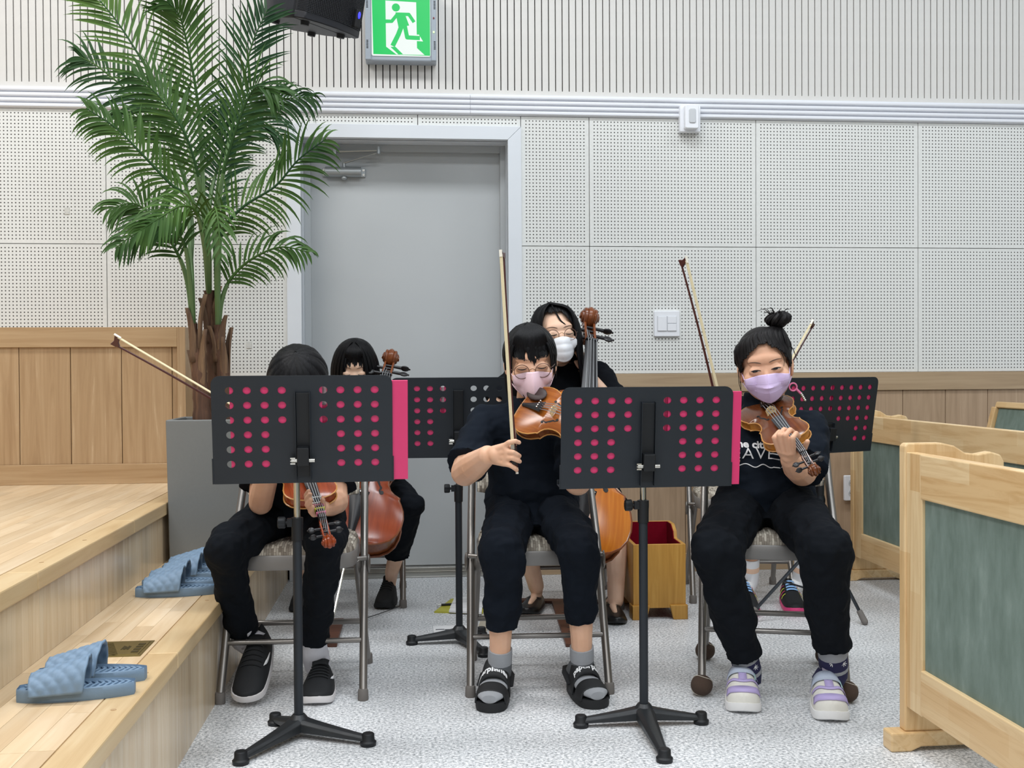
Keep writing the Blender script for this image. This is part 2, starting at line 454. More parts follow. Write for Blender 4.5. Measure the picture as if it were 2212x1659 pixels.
    wood('edge_light', ((0.2, '#a86f30'), (0.8, '#d09a55')), (3, 40, 40), 1.0, 0.3, 3.0, 0.0)
    plain('ebony', '#1d1c1f', 0.35)
    plain('ebony_grey', '#3a3c40', 0.4)
    wood('chinrest_wood', ((0.2, '#241412'), (0.8, '#3a211d')), (20, 20, 20), 1.0, 0.5)
    wood('maple', ((0.2, '#d9bd86'), (0.8, '#ecd8ac')), (30, 30, 30), 1.0, 0.5)
    plain('string', '#c9ccd0', 0.3, metal=0.9)
    plain('bow_stick', '#4a1f1c', 0.3)
    plain('bow_hair', '#d9cba6', 0.6, var=0.12, scale=200)
    plain('ivory', '#ece7da', 0.4)
    plain('tape_white', '#f0f0ea', 0.6)
    plain('tape_yellow', '#d8df4e', 0.6)
    plain('tape_pink', '#e77fa8', 0.6)
    # palm
    m, n, l, b = mat_base('palm_leaf', 0.5, spec=0.2)
    f = noise_tex(n, l, coords(n, l, (1, 1, 1)), 4.0, 3)
    oi = n.new('ShaderNodeObjectInfo'); mx = n.new('ShaderNodeMix'); mx.data_type = 'RGBA'
    l.new(oi.outputs['Random'], mx.inputs[0])
    l.new(ramp(n, l, f, ((0.3, '#183720'), (0.7, '#284c29'))), mx.inputs[6])
    l.new(ramp(n, l, f, ((0.3, '#305323'), (0.7, '#587632'))), mx.inputs[7])
    l.new(mx.outputs[2], b.inputs['Base Color'])
    plain('palm_petiole', '#5d7a4b', 0.45, var=0.12, scale=20)
    wood('palm_trunk', ((0.2, '#3a2820'), (0.5, '#573c2c'), (0.8, '#75543c')), (40, 40, 2), 1.0, 0.8, 3.0, 0.4)
    wood('palm_sheath', ((0.2, '#46342a'), (0.5, '#654c38'), (0.8, '#9a7a58')), (40, 40, 2), 1.0, 0.8, 3.0, 0.3)
    # people
    for nm, a, c in (('skin_a', '#dca98a', '#e6b597'), ('skin_b', '#dfae8e', '#e8bb9e'), ('skin_c', '#e6bea2', '#efcab1'), ('skin_d', '#d3a184', '#deb093')):
        m, n, l, b = mat_base(nm, 0.5, spec=0.35)
        l.new(ramp(n, l, noise_tex(n, l, coords(n, l), 18, 3), ((0.3, a), (0.7, c))), b.inputs['Base Color'])
        b.inputs['Subsurface Weight'].default_value = 0.12
        b.inputs['Subsurface Radius'].default_value = (0.012, 0.005, 0.003)
    for nm, c in (('tee_navy', '#131a24'), ('tee_black', '#10141b'), ('trouser_navy', '#10161f'), ('trouser_black', '#0f1319'), ('dress_black', '#0d1016')):
        plain(nm, c, 0.9, spec=0.15, var=0.12, scale=30, bmp=0.2, bscale=700)
    m, n, l, b = mat_base('hair_black', 0.52, spec=0.18)
    f = noise_tex(n, l, coords(n, l, (160, 160, 14)), 1.0, 3, 0.6)
    l.new(ramp(n, l, f, ((0.35, '#08080a'), (0.6, '#0f0f12'), (0.8, '#1d1c20'))), b.inputs['Base Color'])
    bump(n, l, b, f, 0.5, 0.003)
    m, n, l, b = mat_base('hair_dark_brown', 0.52, spec=0.2)
    f = noise_tex(n, l, coords(n, l, (160, 160, 14)), 1.0, 3, 0.6)
    l.new(ramp(n, l, f, ((0.35, '#0d0b0c'), (0.6, '#171415'), (0.8, '#2a2526'))), b.inputs['Base Color'])
    bump(n, l, b, f, 0.5, 0.003)
    for nm, c in (('mask_pink', '#f2d4de'), ('mask_lavender', '#d8c3e8'), ('mask_white', '#e9ebf0'), ('mask_black', '#17181c')):
        plain(nm, c, 0.85, spec=0.15, var=0.02, bmp=0.1, bscale=900)
    plain('lash', '#1c1413', 0.6); plain('brow', '#4a3a33', 0.8); plain('eye_white', '#b8aaa2', 0.3); plain('iris', '#1d120e', 0.15)
    plain('wire_gold', '#a5865e', 0.25, metal=0.9); plain('wire_brown', '#6e5146', 0.3, metal=0.5)
    m, n, l, b = mat_base('lens_glass', 0.02); b.inputs['Transmission Weight'].default_value = 1.0; b.inputs['IOR'].default_value = 1.04
    plain('sock_white', '#e6e6ee', 0.95, bmp=0.3, bscale=300)
    plain('sock_grey', '#9a9da2', 0.95, var=0.08); plain('sock_dark_grey', '#5d6064', 0.95, var=0.1)
    plain('sock_navy', '#26264a', 0.95, var=0.1); plain('sock_peach', '#eec9ad', 0.95)
    plain('shoe_black', '#14171b', 0.75, var=0.15, bmp=0.2, bscale=500); plain('shoe_sole_white', '#d8d5d6', 0.6)
    plain('shoe_white', '#e8e8e8', 0.6); plain('shoe_cream', '#e2e0d8', 0.7); plain('shoe_lavender', '#b9abdc', 0.6); plain('shoe_mint', '#a9cfc9', 0.6)
    plain('shoe_band', '#b4bfd2', 0.7, var=0.1, scale=200); plain('shoe_grey_lilac', '#a7a2b6', 0.6)
    plain('shoe_leather', '#101215', 0.35); plain('shoe_pink', '#d8427e', 0.5); plain('shoe_blue', '#86b4e6', 0.5); plain('print_white', '#e9eaec', 0.7, var=0.0)
    plain('sandal_black', '#17191c', 0.7, bmp=0.2, bscale=400)
    plain('cable', '#1a1c1e', 0.6)
mats()

# ------------------------------------------------------------------ floor and back wall
WY = 5.15          # face of the acoustic wall
fl = MB(); fl.box((-3.2, -0.6, -0.1), (4.6, 5.4, 0.0))
floor = struct(fl.build('floor', 'floor_vinyl', smooth=False), 'speckled grey vinyl floor')
w = MB()
w.box((-3.2, 5.17, 0), (-0.56, 5.45, 3.6)); w.box((0.50, 5.17, 0), (4.6, 5.45, 3.6)); w.box((-0.56, 5.17, 2.14), (0.50, 5.45, 3.6))
wall = struct(w.build('wall_back', 'groove_dark', smooth=False), 'back wall of slats above perforated boards above timber wainscot')

def panel(x0, x1, z0, z1):
    g = 0.0017
    nx = max(1, int((x1 - x0 - 0.030) / 0.016667)); nz = max(1, int((z1 - z0 - 0.018) / 0.016667))
    mx = ((x1 - x0) - nx * 0.016667) / 2; mz = ((z1 - z0) - nz * 0.016667) / 2
    b = MB(); b.box((g - mx, 0, g - mz), (x1 - x0 - g - mx, 0.02, z1 - z0 - g - mz))
    o = b.build('panel', 'perforated_board', wall, smooth=False, loc=(x0 + mx, WY, z0 + mz))
    o['hole_w'] = nx * 0.016667; o['hole_h'] = nz * 0.016667
    return o
ZA, ZB, ZC = 0.978, 1.601, 2.229
for x0, x1 in ((-3.089, -2.257), (-2.257, -1.425)):
    panel(x0, x1, ZB, ZC); panel(x0, x1, ZA, ZB)
panel(-1.425, -0.592, ZB, ZC); panel(-1.425, -0.592, ZA, ZB)
panel(-0.592, 0.031, 2.174, ZC); panel(0.031, 0.528, 2.174, ZC)
for x0, x1 in ((0.528, 0.863), (0.863, 1.697), (1.697, 2.533), (2.533, 3.368), (3.368, 4.2)):
    panel(x0, x1, ZB, ZC); panel(x0, x1, ZA, ZB)

# vertical slats above the moulding
sm = MB(); sm.box((0.0025, 0, 0), (0.0308, 0.02, 1.2)); sme = sm.mesh('slat')
for i in range(-62, 106):
    if i == -62: o = obj('slat', sme, 'slat_paint', wall, False, loc=(i * 0.03333, WY, 2.352))
    else:
        o = o.copy(); COL.objects.link(o); o.location = (i * 0.03333, WY, 2.352)
b = MB(); b.box((-2.2, WY, 2.328), (3.6, WY + 0.02, 2.352)); b.build('slat_sill', 'slat_paint', wall, False)
# ribbed white moulding, in two lengths
for x0, x1 in ((-2.3, 0.2825), (0.284, 3.7)):
    for k in range(4):
        z0 = 2.229 + k * 0.0248; b = MB()
        prof = [(0, 0.0015), (-0.012, 0.002), (-0.020, 0.006), (-0.022, 0.013), (-0.019, 0.0195), (-0.008, 0.0235), (0, 0.0237)]
        b.prism(prof, lambda a, c, d: V((d, WY + a, z0 + c)), x0, x1)
        b.build('moulding_rib', 'trim_white', wall)
b = MB(); b.box((-2.3, WY - 0.006, 2.2285), (3.7, WY, 2.33)); b.build('moulding_back', 'trim_white', wall, False)

# timber wainscot right of the door
def wains(parent, x0, x1, z0, z1, y, first, step, mp, mr, top=0.09, bot=0.09):
    b = MB(); b.box((x0, y - 0.012, z1 - top), (x1, y + 0.012, z1)); b.build('top_rail', mr, parent, False, 0.002)
    if bot: b = MB(); b.box((x0, y - 0.012, z0), (x1, y + 0.012, z0 + bot)); b.build('bottom_rail', mr, parent, False, 0.002)
    b = MB(); b.box((x0, y + 0.0085, z0), (x1, y + 0.0185, z1)); b.build('backing', 'groove_brown', parent, False)
    xs = [x0]; x = first
    while x < x1 - 0.01: xs.append(x); x += step
    xs.append(x1)
    for a, c in zip(xs, xs[1:]):
        b = MB(); b.box((0.0013, 0, 0), (c - a - 0.0013, 0.0085, z1 - top - z0 - bot)); b.build('plank', mp, parent, False, 0.0015, loc=(a, y, z0 + bot))
wains(wall, 0.528, 4.2, 0.0, ZA, WY, 0.665, 0.2235, 'oak_panel_grey', 'oak_rail_grey')
wains(wall, -0.94, -0.592, 0.305, ZA, WY, -0.77, 0.2, 'oak_panel', 'oak_rail')

# half-height timber wall at the end of the stage
hw = MB(); hw.box((-3.2, 4.672, 0.52), (-0.975, 5.14, 1.186))
half = struct(hw.build('wall_stage', 'groove_brown', smooth=False), 'half-height timber panelling behind the stage')
wains(half, -3.1, -1.0, 0.526, 1.191, 4.66, -3.121 + 0.0, 0.2097, 'oak_panel', 'oak_rail', 0.085, 0.085)
b = MB(); b.box((-1.0, 4.648, 0.526), (-0.965, 4.68, 1.191)); b.build('end_stile', 'oak_panel', half, False, 0.002)
b = MB(); b.box((-0.985, 4.68, 0.526), (-0.965, 5.14, 1.191)); b.build('end_panel', 'oak_panel', half, False, 0.002)
b = MB(); b.box((-3.1, 4.67, 1.181), (-0.97, 5.14, 1.191)); b.build('cap', 'oak_rail', half, False, 0.002)

# ------------------------------------------------------------------ door
door = struct(bpy.data.objects.new('door_1', None), 'plain grey door in a deep white frame'); COL.objects.link(door)
xo0, xi0, xi1, xo1, zi, zo = -0.592, -0.525, 0.463, 0.528, 2.11, 2.174
def casing(nm, poly):
    b = MB(); b.prism(poly, lambda a, c, d: V((a, d, c)), WY - 0.022, WY + 0.03); b.build(nm, 'casing_white', door, False, 0.0015)
e = 0.0006
casing('casing', [(xo0, 0), (xi0, 0), (xi0, zi - e), (xo0, zo - e)])
casing('casing', [(xi1, 0), (xo1, 0), (xo1, zo - e), (xi1, zi - e)])
casing('casing', [(xo0 + e, zo), (xi0 + e, zi), (xi1 - e, zi), (xo1 - e, zo)])
for lo, hi in (((xi0 - 0.04, WY + 0.02, 0), (xi0, WY + 0.30, zi + 0.04)), ((xi1, WY + 0.02, 0), (xi1 + 0.04, WY + 0.30, zi + 0.04)), ((xi0, WY + 0.02, zi), (xi1, WY + 0.30, zi + 0.04))):
    b = MB(); b.box(lo, hi); b.build('jamb', 'casing_white', door, False)
for lo, hi in (((xi0, WY + 0.13, 0), (xi0 + 0.032, WY + 0.25, zi)), ((xi1 - 0.026, WY + 0.13, 0), (xi1, WY + 0.25, zi)), ((xi0 + 0.032, WY + 0.13, zi - 0.034), (xi1 - 0.026, WY + 0.25, zi))):
    b = MB(); b.box(lo, hi); b.build('door_stop', 'door_grey', door, False, 0.002)
b = MB(); b.box((xi0 + 0.02, WY + 0.16, 0.03), (xi1 - 0.015, WY + 0.20, zi - 0.02)); b.build('door_leaf', 'door_grey', door, False, 0.002)
b = MB(); b.box((xi0, WY - 0.01, 0), (xi1, WY + 0.24, 0.008)); b.box((xi0, WY + 0.11, 0.008), (xi1, WY + 0.2, 0.028)); b.build('threshold', 'steel', door, False, 0.002)
# overhead closer on the leaf
yl = WY + 0.16
def dq(p, d): return (p[0], yl - d, p[2])
c0, c1 = (-0.432, 5.270, 1.974), (-0.226, 5.270, 1.976)
cl = MB(); cz = c0[2]
cl.box((c0[0] - 0.004, yl - 0.012, cz - 0.022), (c1[0], yl, cz + 0.022)); clo = cl.build('door_closer', 'closer_silver', door, False, 0.003)
b = MB(); b.tube([(c0[0] + 0.012, yl - 0.028, cz), (c1[0] - 0.02, yl - 0.028, cz)], 0.025, 14, up=(0, 0, 1)); b.build('cylinder', 'closer_silver', clo)
for x in (c0[0] + 0.003, c1[0] - 0.009):
    for s in (-1, 1):
        b = MB(); b.cyl((x, yl - 0.016, cz + s * 0.011), (x, yl - 0.008, cz + s * 0.011), 0.0055, n=10); b.build('screw', 'steel', clo)
b = MB(); b.ell(((c0[0] + c1[0]) / 2, yl - 0.03, cz - 0.03), (0.014, 0.014, 0.009)); b.build('valve_cap', 'closer_silver', clo)
xm = (c0[0] + c1[0]) / 2 - 0.0
b = MB(); b.cyl((xm, yl - 0.03, cz + 0.02), (xm, yl - 0.03, cz + 0.045), 0.009, n=12)
b.tube([(xm, yl - 0.035, cz + 0.042), (xm + 0.17, yl - 0.09, cz + 0.085)], 0.006, 8, flat=0.7); b.build('arm', 'closer_silver', clo)
b = MB(); b.tube([(xm - 0.045, yl - 0.05, cz + 0.095), (xm + 0.17, yl - 0.092, cz + 0.095)], 0.0065, 8)
b.box((xm - 0.05, yl - 0.075, cz + 0.08), (xm - 0.035, yl - 0.03, cz + 0.112)); b.cyl((xm + 0.17, yl - 0.092, cz + 0.078), (xm + 0.17, yl - 0.092, cz + 0.112), 0.010, n=12); b.build('forearm', 'closer_silver', clo)

# ------------------------------------------------------------------ stage and step
X1, X2, Z1, Z2 = -0.599, -0.907, 0.305, 0.526
s = MB(); s.box((-3.2, 0.6, 0), (X2 - 0.012, 5.14, Z2 - 0.012)); s.box((X2 - 0.02, 0.6, 0), (X1 - 0.012, 5.12, Z1 - 0.012))
stage = struct(s.build('floor_stage', 'stage_riser', smooth=False), 'pale laminated timber stage with one step')
def riser(x, z0, z1):
    y = 0.6
    while y < 5.12:
        wd = random.uniform(0.026, 0.062); y2 = min(5.12, y + wd)
        b = MB(); b.box((-0.012, 0.0002, 0), (0, y2 - y - 0.0002, z1 - z0)); b.build('riser_stave', 'stage_riser', stage, False, loc=(x, y, z0)); y = y2
riser(X1, 0.0, Z1 - 0.042); riser(X2, Z1, Z2 - 0.045)
strip_cache = {}
def strips(x0, x1, wd, z, ya, yb, minl, maxl):
    n = max(1, round((x1 - x0) / wd)); wd = (x1 - x0) / n
    for i in range(n):
        y = ya - random.random() * maxl
        while y < yb:
            L = random.choice([minl, minl + (maxl - minl) * 0.33, minl + (maxl - minl) * 0.66, maxl]); a = max(y, ya); c = min(y + L, yb); y += L
            if c - a < 0.01: continue
            k = (round(wd, 5), round(c - a, 4))
            if k not in strip_cache:
                b = MB(); b.box((0.0004, 0.0004, -0.012), (wd - 0.0004, c - a - 0.0004, 0)); strip_cache[k] = b.mesh('strip')
            obj('strip', strip_cache[k], 'stage_strip', stage, False, loc=(x0 + i * wd, a, z))
strips(X2, X1 - 0.0605, 0.05, Z1, 1.6, 5.12, 0.22, 0.62)
strips(-2.02, X2 - 0.0605, 0.056, Z2, 2.2, 4.66, 0.35, 0.95)
strips(-3.2, -2.02, 0.3, Z2, 2.2, 4.66, 1.0, 2.0)
def nosing(x, z, h):
    for a, c in ((0.6, 2.69), (2.69, 3.62), (3.62, 5.12)) if z < 0.4 else ((0.6, 2.62), (2.62, 3.5), (3.5, 5.12)):
        b = MB(); b.box((-0.060, 0.0006, -h), (0.015, c - a - 0.0006, 0)); b.build('nosing', 'stage_nosing', stage, False, 0.004, loc=(x, a, z))
nosing(X1, Z1, 0.042); nosing(X2, Z2, 0.045)
for p in ((X1 - 0.02, 2.25, Z1), (X1 - 0.02, 2.52, Z1), (X1 - 0.03, 3.3, Z1), (X2 - 0.02, 2.75, Z2), (X2 - 0.02, 3.1, Z2)):
    b = MB(); b.lathe(((0.006, 0), (0.006, 0.0008)), 10, Matrix.Translation(V(p))); b.build('screw_plug', 'oak_rail', stage, False)

# ------------------------------------------------------------------ things on the wall
# green running-man exit sign
ex = thing('exit_sign', 'lit green exit sign with a running figure on the slatted wall', 'sign', (-0.045, WY - 0.02, 2.462))
def e2(x, y): return ((x - 1125) / 445 * 0.272, 0.166 + (245 - y) / 445 * 0.272)   # sign artwork -> metres on its face
b = MB(); b.box((-0.168, -0.055, 0.0), (0.166, 0.02, 0.335)); b.build('case', 'sign_case', ex, False, 0.006)
for xa, xb in ((-0.168, -0.142), (0.142, 0.166)):
    b = MB(); b.box((xa, -0.064, 0.002), (xb, -0.05, 0.333)); b.build('side_rail', 'sign_case', ex, False, 0.003)
b = MB(); b.prism(rrect(-0.138, 0.022, 0.138, 0.312, 0.008), lambda a, c, d: V((a, d, c)), -0.060, -0.05); b.build('light_panel', 'sign_white', ex)
def plate(nm, m, polys, d):
    b = MB()
    for i, q in enumerate(polys): b.prism([e2(*p) for p in q], lambda a, c, dd: V((a, dd, c)), -d - i * 0.00004, -0.0595)
    return b.build(nm, m, ex, False)
plate('green_face', 'sign_green', [[(903, 25), (1348, 30), (1348, 475), (912, 470)]], 0.0612)
plate('white_doorway', 'sign_white', [[(1007, 58), (1243, 66), (1247, 418), (1305, 470), (1088, 470), (1010, 412)]], 0.0618)
def stroke(pts, wd):
    out = []
    for (x0, y0), (x1, y1) in zip(pts, pts[1:]):
        L = math.hypot(x1 - x0, y1 - y0); nx, ny = -(y1 - y0) / L * wd / 2, (x1 - x0) / L * wd / 2
        out.append([(x0 + nx, y0 + ny), (x1 + nx, y1 + ny), (x1 - nx, y1 - ny), (x0 - nx, y0 - ny)])
    for x, y in pts[1:-1]: out.append(circ(x, y, wd / 2, 14))
    return out
plate('figure_outline', 'sign_white', [[(1150, 322), (1262, 314), (1294, 366), (1150, 360)]], 0.0621)
plate('running_figure', 'sign_green', [circ(1087, 110, 31, 22), [(1083, 148), (1152, 148), (1188, 246), (1106, 262)]] +
      stroke([(1118, 161), (1186, 161), (1226, 220)], 26) + stroke([(1098, 162), (1054, 217), (1010, 217)], 26) +
      stroke([(1152, 236), (1172, 338), (1270, 341)], 32) + stroke([(1134, 240), (1104, 318), (1060, 406)], 36) +
      [[(1044, 414), (1082, 412), (1138, 468), (1104, 470)], [(1007, 204), (1007, 232), (1040, 230), (1040, 204)]], 0.0625)
for px, m in ((0.232, 'led_red_off'), (0.166, 'led_green')):
    b = MB(); b.cyl((0.154, -0.068, px - 0.03), (0.154, -0.062, px - 0.03), 0.004, n=10); b.build('indicator', m, ex)
for sx in (-0.158, 0.158):
    for zz in (0.055, 0.245):
        b = MB()
        for k in range(6): b.box((sx - 0.004, -0.0655, zz + k * 0.007), (sx + 0.004, -0.063, zz + k * 0.007 + 0.003))
        b.build('vent_slots', 'black_soft', ex, False)

# loudspeaker hanging from above, front turned to the hall
Ms = Matrix.Translation(V((-0.326, 4.320, 2.367))) @ Matrix.Rotation(math.radians(50), 4, 'Z') @ Matrix.Rotation(math.radians(13), 4, 'X')
spk = thing('loudspeaker', 'black loudspeaker hanging above the door beside the exit sign', 'speaker', M=Ms)
fp = [(-0.17, 0.02), (-0.15, -0.022), (-0.08, -0.042), (0, -0.05), (0.08, -0.042), (0.15, -0.022), (0.17, 0.02), (0.155, 0.16), (0.085, 0.30), (-0.085, 0.30), (-0.155, 0.16)]
b = MB(); b.prism([(x, y) for x, y in fp if y >= 0.0] , lambda a, c, d: V((a, c, d)), 0.0, 0.56); b.build('cabinet', 'black_plastic', spk, True, 0.012)
b = MB(); b.prism([(x * 0.985, y) for x, y in fp if y < 0.03], lambda a, c, d: V((a, c, d)), 0.012, 0.555); b.build('grille_back', 'black_soft', spk, True)
b = MB(); r = 0.0
front = [(x, y - 0.004) for x, y in fp[:7]]
def fr(t):
    t *= 6; i = min(int(t), 5); u = t - i
    return (front[i][0] * (1 - u) + front[i + 1][0] * u, front[i][1] * (1 - u) + front[i + 1][1] * u)
for k in range(56):
    p = fr((k + 0.5) / 56); b.tube([(p[0], p[1], 0.03), (p[0], p[1], 0.55)], 0.0011, 4)
for k in range(84):
    z = 0.03 + k * 0.0062; b.tube([(fr(i / 12)[0], fr(i / 12)[1], z) for i in range(13)], 0.0011, 4)
b.build('grille', 'black_plastic', spk)['kind'] = 'stuff'
b = MB(); b.prism([(x * 1.01, y * 1.03) for x, y in fp if y < 0.03], lambda a, c, d: V((a, c, d)), 0.0, 0.03); b.build('lower_bezel', 'black_plastic', spk, True, 0.004)
b = MB(); b.box((0.075, -0.066, 0.03), (0.105, -0.04, 0.10)); b.build('badge', 'black_soft', spk, False, 0.003)
b = MB(); b.ell((0.09, -0.067, 0.078), (0.007, 0.003, 0.014)); b.build('power_light', 'led_blue', spk)
for x, y in ((-0.10, 0.03), (0.10, 0.03), (-0.1, 0.2), (0.1, 0.2)):
    b = MB(); b.lathe(((0.016, -0.014), (0.018, 0.0)), 14, Matrix.Translation((x, y, 0))); b.build('rubber_foot', 'black_soft', spk)
b = MB(); b.box((-0.012, 0.1, 0.56), (0.012, 0.14, 1.5)); b.build('hanging_bracket', 'black_soft', spk, False)

# emergency lamp box on the moulding
el = thing('emergency_light', 'small white emergency lamp box on the ribbed moulding', 'lamp', (1.356, 5.130, 2.156))
b = MB(); b.prism(rrect(-0.051, 0.0, 0.051, 0.128, 0.006), lambda a, c, d: V((a, d, c)), -0.022, 0.015); b.build('back_plate', 'switch_white', el, True, 0.003)
b = MB(); b.prism(rrect(-0.034, 0.010, 0.034, 0.126, 0.010), lambda a, c, d: V((a, d, c)), -0.055, -0.02); b.build('housing', 'switch_white', el, True, 0.004)
b = MB(); b.prism(rrect(-0.015, 0.036, 0.018, 0.106, 0.008), lambda a, c, d: V((a, d, c)), -0.060, -0.05); b.build('lens', 'lamp_lens', el, True, 0.003)
# light switch
sw = thing('light_switch', 'square white light switch with three rockers on the perforated board', 'switch', (1.243, 5.145, 1.159))
b = MB(); b.prism(rrect(-0.064, 0.0, 0.064, 0.126, 0.006), lambda a, c, d: V((a, d, c)), -0.010, 0.006); b.build('plate', 'switch_white', sw, True, 0.003)
for x0, z0, x1, z1 in ((-0.047, 0.028, -0.002, 0.099), (0.002, 0.028, 0.046, 0.063), (0.002, 0.065, 0.046, 0.099)):
    b = MB(); b.box((x0, -0.0155, z0), (x1, -0.009, z1)); b.build('rocker', 'switch_white', sw, False, 0.0015)
b = MB(); b.box((-0.049, -0.0108, 0.026), (0.048, -0.0099, 0.101)); b.build('rocker_gap', 'lamp_lens', sw, False)
# power outlet
ou = thing('power_outlet', 'white double power outlet low on the timber wainscot', 'outlet', (2.173, 5.130, 0.338))
b = MB(); b.prism(rrect(-0.036, 0.0, 0.036, 0.126, 0.006), lambda a, c, d: V((a, d, c)), -0.008, 0.01); b.build('plate', 'switch_white', ou, True, 0.003)
for z in (0.038, 0.088):
    b = MB(); b.cyl((0.002, -0.0095, z), (0.002, -0.006, z), 0.018, n=18); s_ = b.build('socket', 'lamp_lens', ou)
    for dx in (-0.006, 0.010):
        b = MB(); b.cyl((dx, -0.0102, z), (dx, -0.009, z), 0.0028, n=8); b.build('pin_hole', 'black_soft', s_)
# painted-over wall box covers
for i, (p, lab) in enumerate((((-1.602, 5.148, 1.738), 'pale blank cover plate high on the board left of the palm'), ((-0.774, 5.148, 1.110), 'pale blank cover plate on the board right of the palm trunks'))):
    t = thing('cover_plate', lab, 'cover plate', p, group='blank cover plates on the boards')
    b = MB(); b.box((-0.012, -0.0015, 0), (0.012, 0.002, 0.032)); b.build('plate', 'wall_paint', t, False, 0.0008)
    for dx, dz in ((-0.006, 0.008), (0.006, 0.008), (-0.006, 0.024), (0.006, 0.024)):
        b = MB(); b.cyl((dx, -0.0022, dz), (dx, -0.001, dz), 0.0022, n=8); b.build('knockout', 'lamp_lens', t)

# ------------------------------------------------------------------ stage things
# brass floor box
fb = thing('floor_box', 'square brass floor box let into the lower step', 'floor box', (-0.735, 2.742, 0.305))
b = MB(); b.box((-0.066, -0.075, -0.004), (0.066, 0.075, 0.0018)); b.build('frame', 'brass', fb, False, 0.0008)
b = MB(); b.box((-0.052, -0.063, 0.0012), (0.058, 0.063, 0.003)); b.build('lid', 'brass', fb, False, 0.0008)
b = MB()
for k in range(-7, 8):
    y = k * 0.0085
    b.box((-0.050, y - 0.0008, 0.003), (-0.012, y + 0.0008, 0.0036), Matrix.Translation((0, 0, 0)) @ Matrix.Rotation(0.35, 4, 'Z'))
b.build('ribbing', 'brass_dark', fb, False)
for k in range(5):
    b = MB(); b.box((0.004 + k * 0.004, -0.018 + (k % 2) * 0.004, 0.003), (0.0065 + k * 0.004, 0.018 - (k % 3) * 0.004, 0.0038)); b.build('raised_mark', 'brass_dark', fb, False)
for k in range(4):
    b = MB(); b.box((0.036, -0.045 + k * 0.024, 0.003), (0.052, -0.031 + k * 0.024, 0.004)); b.build('latch', 'brass_dark', fb, False)

def slipper(M, label, group):
    """toe towards -X, 0.235 long"""
    t = thing('slipper', label, 'slipper', M=M, group=group)
    def half(u): return 0.044 * (math.sin(PI * min(1, max(0, u * 0.94 + 0.035))) ** 0.42) * (1.0 - 0.16 * u)
    N = 28; out = []
    for i in range(N + 1):
        u = i / N; out.append((-0.118 + 0.236 * u, half(u)))
    poly = out + [(x, -y) for x, y in reversed(out)]
    b = MB(); rings = []
    for z, k in ((0.0, 0.93), (0.006, 1.0), (0.018, 1.0), (0.026, 0.97), (0.028, 0.90), (0.022, 0.84)):
        rings.append([V((x * (0.97 + 0.03 * k), y * k, z)) for x, y in poly])
    b.ring_loft(rings); b.build('sole', 'slipper_blue', t)
    b = MB()   # woven ribs on the foot bed
    for k in range(16):
        x = -0.10 + k * 0.0135; h_ = half((x + 0.118) / 0.236) * 0.74
        b.tube([(x - 0.007, h_, 0.0225), (x, h_ * 0.5, 0.0245), (x + 0.006, 0, 0.0245), (x, -h_ * 0.5, 0.0245), (x - 0.007, -h_, 0.0225)], 0.0036, 6)
    b.build('foot_bed', 'slipper_blue', t)
    def arch(u, v):
        # u along the foot, v across; quilted weave
        x = -0.088 + 0.108 * u + 0.012 * math.cos(PI * (v - 0.5)) * (u - 0.3)
        a = PI * (0.02 + 0.96 * v); hh = 0.036 + 0.036 * u
        q = abs(math.sin(u * PI * 4.5 + v * PI * 5)) * abs(math.sin(u * PI * 4.5 - v * PI * 5))
        w_ = 0.0445 + 0.003 * u + 0.003 * q
        return V((x, w_ * math.cos(a), 0.012 + (hh + 0.004 * q) * math.sin(a) ** 0.8))
    b = MB(); b.grid(arch, 26, 40); o = b.build('strap', 'slipper_blue', t, fix=False)
    k = o.modifiers.new('solid', 'SOLIDIFY'); k.thickness = 0.005; k.offset = -1
    for k in range(3):
        for s_ in (-1, 1):
            c0 = arch(0.34 + 0.17 * k, 0.5 + s_ * 0.03); c1 = arch(0.24 + 0.17 * k, 0.5 + s_ * 0.085)
            b = MB(); b.tube([c0, c1], 0.0042, 6, flat=0.45, up=(0, 0, 1)); b.build('weave_slot', 'slipper_dark', o)
    return t
def SM(x, y, deg): return Matrix.Translation((x, y, 0.305)) @ Matrix.Rotation(math.radians(deg), 4, 'Z')
G1 = 'blue slippers on the lower step'
s1 = slipper(SM(-0.722, 2.352, 7), 'nearest blue woven slipper of the front pair on the lower step', G1)
dup(s1, SM(-0.725, 2.468, 0), 'blue woven slipper tucked behind the nearest one on the lower step')
dup(s1, SM(-0.742, 3.395, 3), 'nearer slipper of the blue pair beside the boy\'s knee')
dup(s1, SM(-0.750, 3.505, -2), 'slipper right behind the nearer one beside the boy\'s knee')
dup(s1, SM(-0.738, 3.640, 2), 'blue slipper by the planter, nearer of that rear pair')
dup(s1, SM(-0.745, 3.755, -3), 'rearmost blue slipper against the grey planter')

# planter and palm
pl = thing('planter', 'tall square grey planter standing on the lower step', 'planter', (-0.742, 4.085, 0.305))
hw_, hh_ = 0.148, 0.521
b = MB(); rings = []
for k, z in ((0.95, 0.0), (1.0, hh_ * 0.98), (1.0, hh_), (0.90, hh_), (0.89, hh_ - 0.05)):
    rings.append([V((x * hw_ * k, y * hw_ * k, z)) for x, y in ((-1, -1), (1, -1), (1, 1), (-1, 1))])
b.ring_loft(rings); b.build('pot', 'planter_grey', pl, False, 0.004)
b = MB(); b.box((-0.13, -0.13, hh_ - 0.06), (0.13, 0.13, hh_ - 0.045)); b.build('soil', 'soil', pl, False)

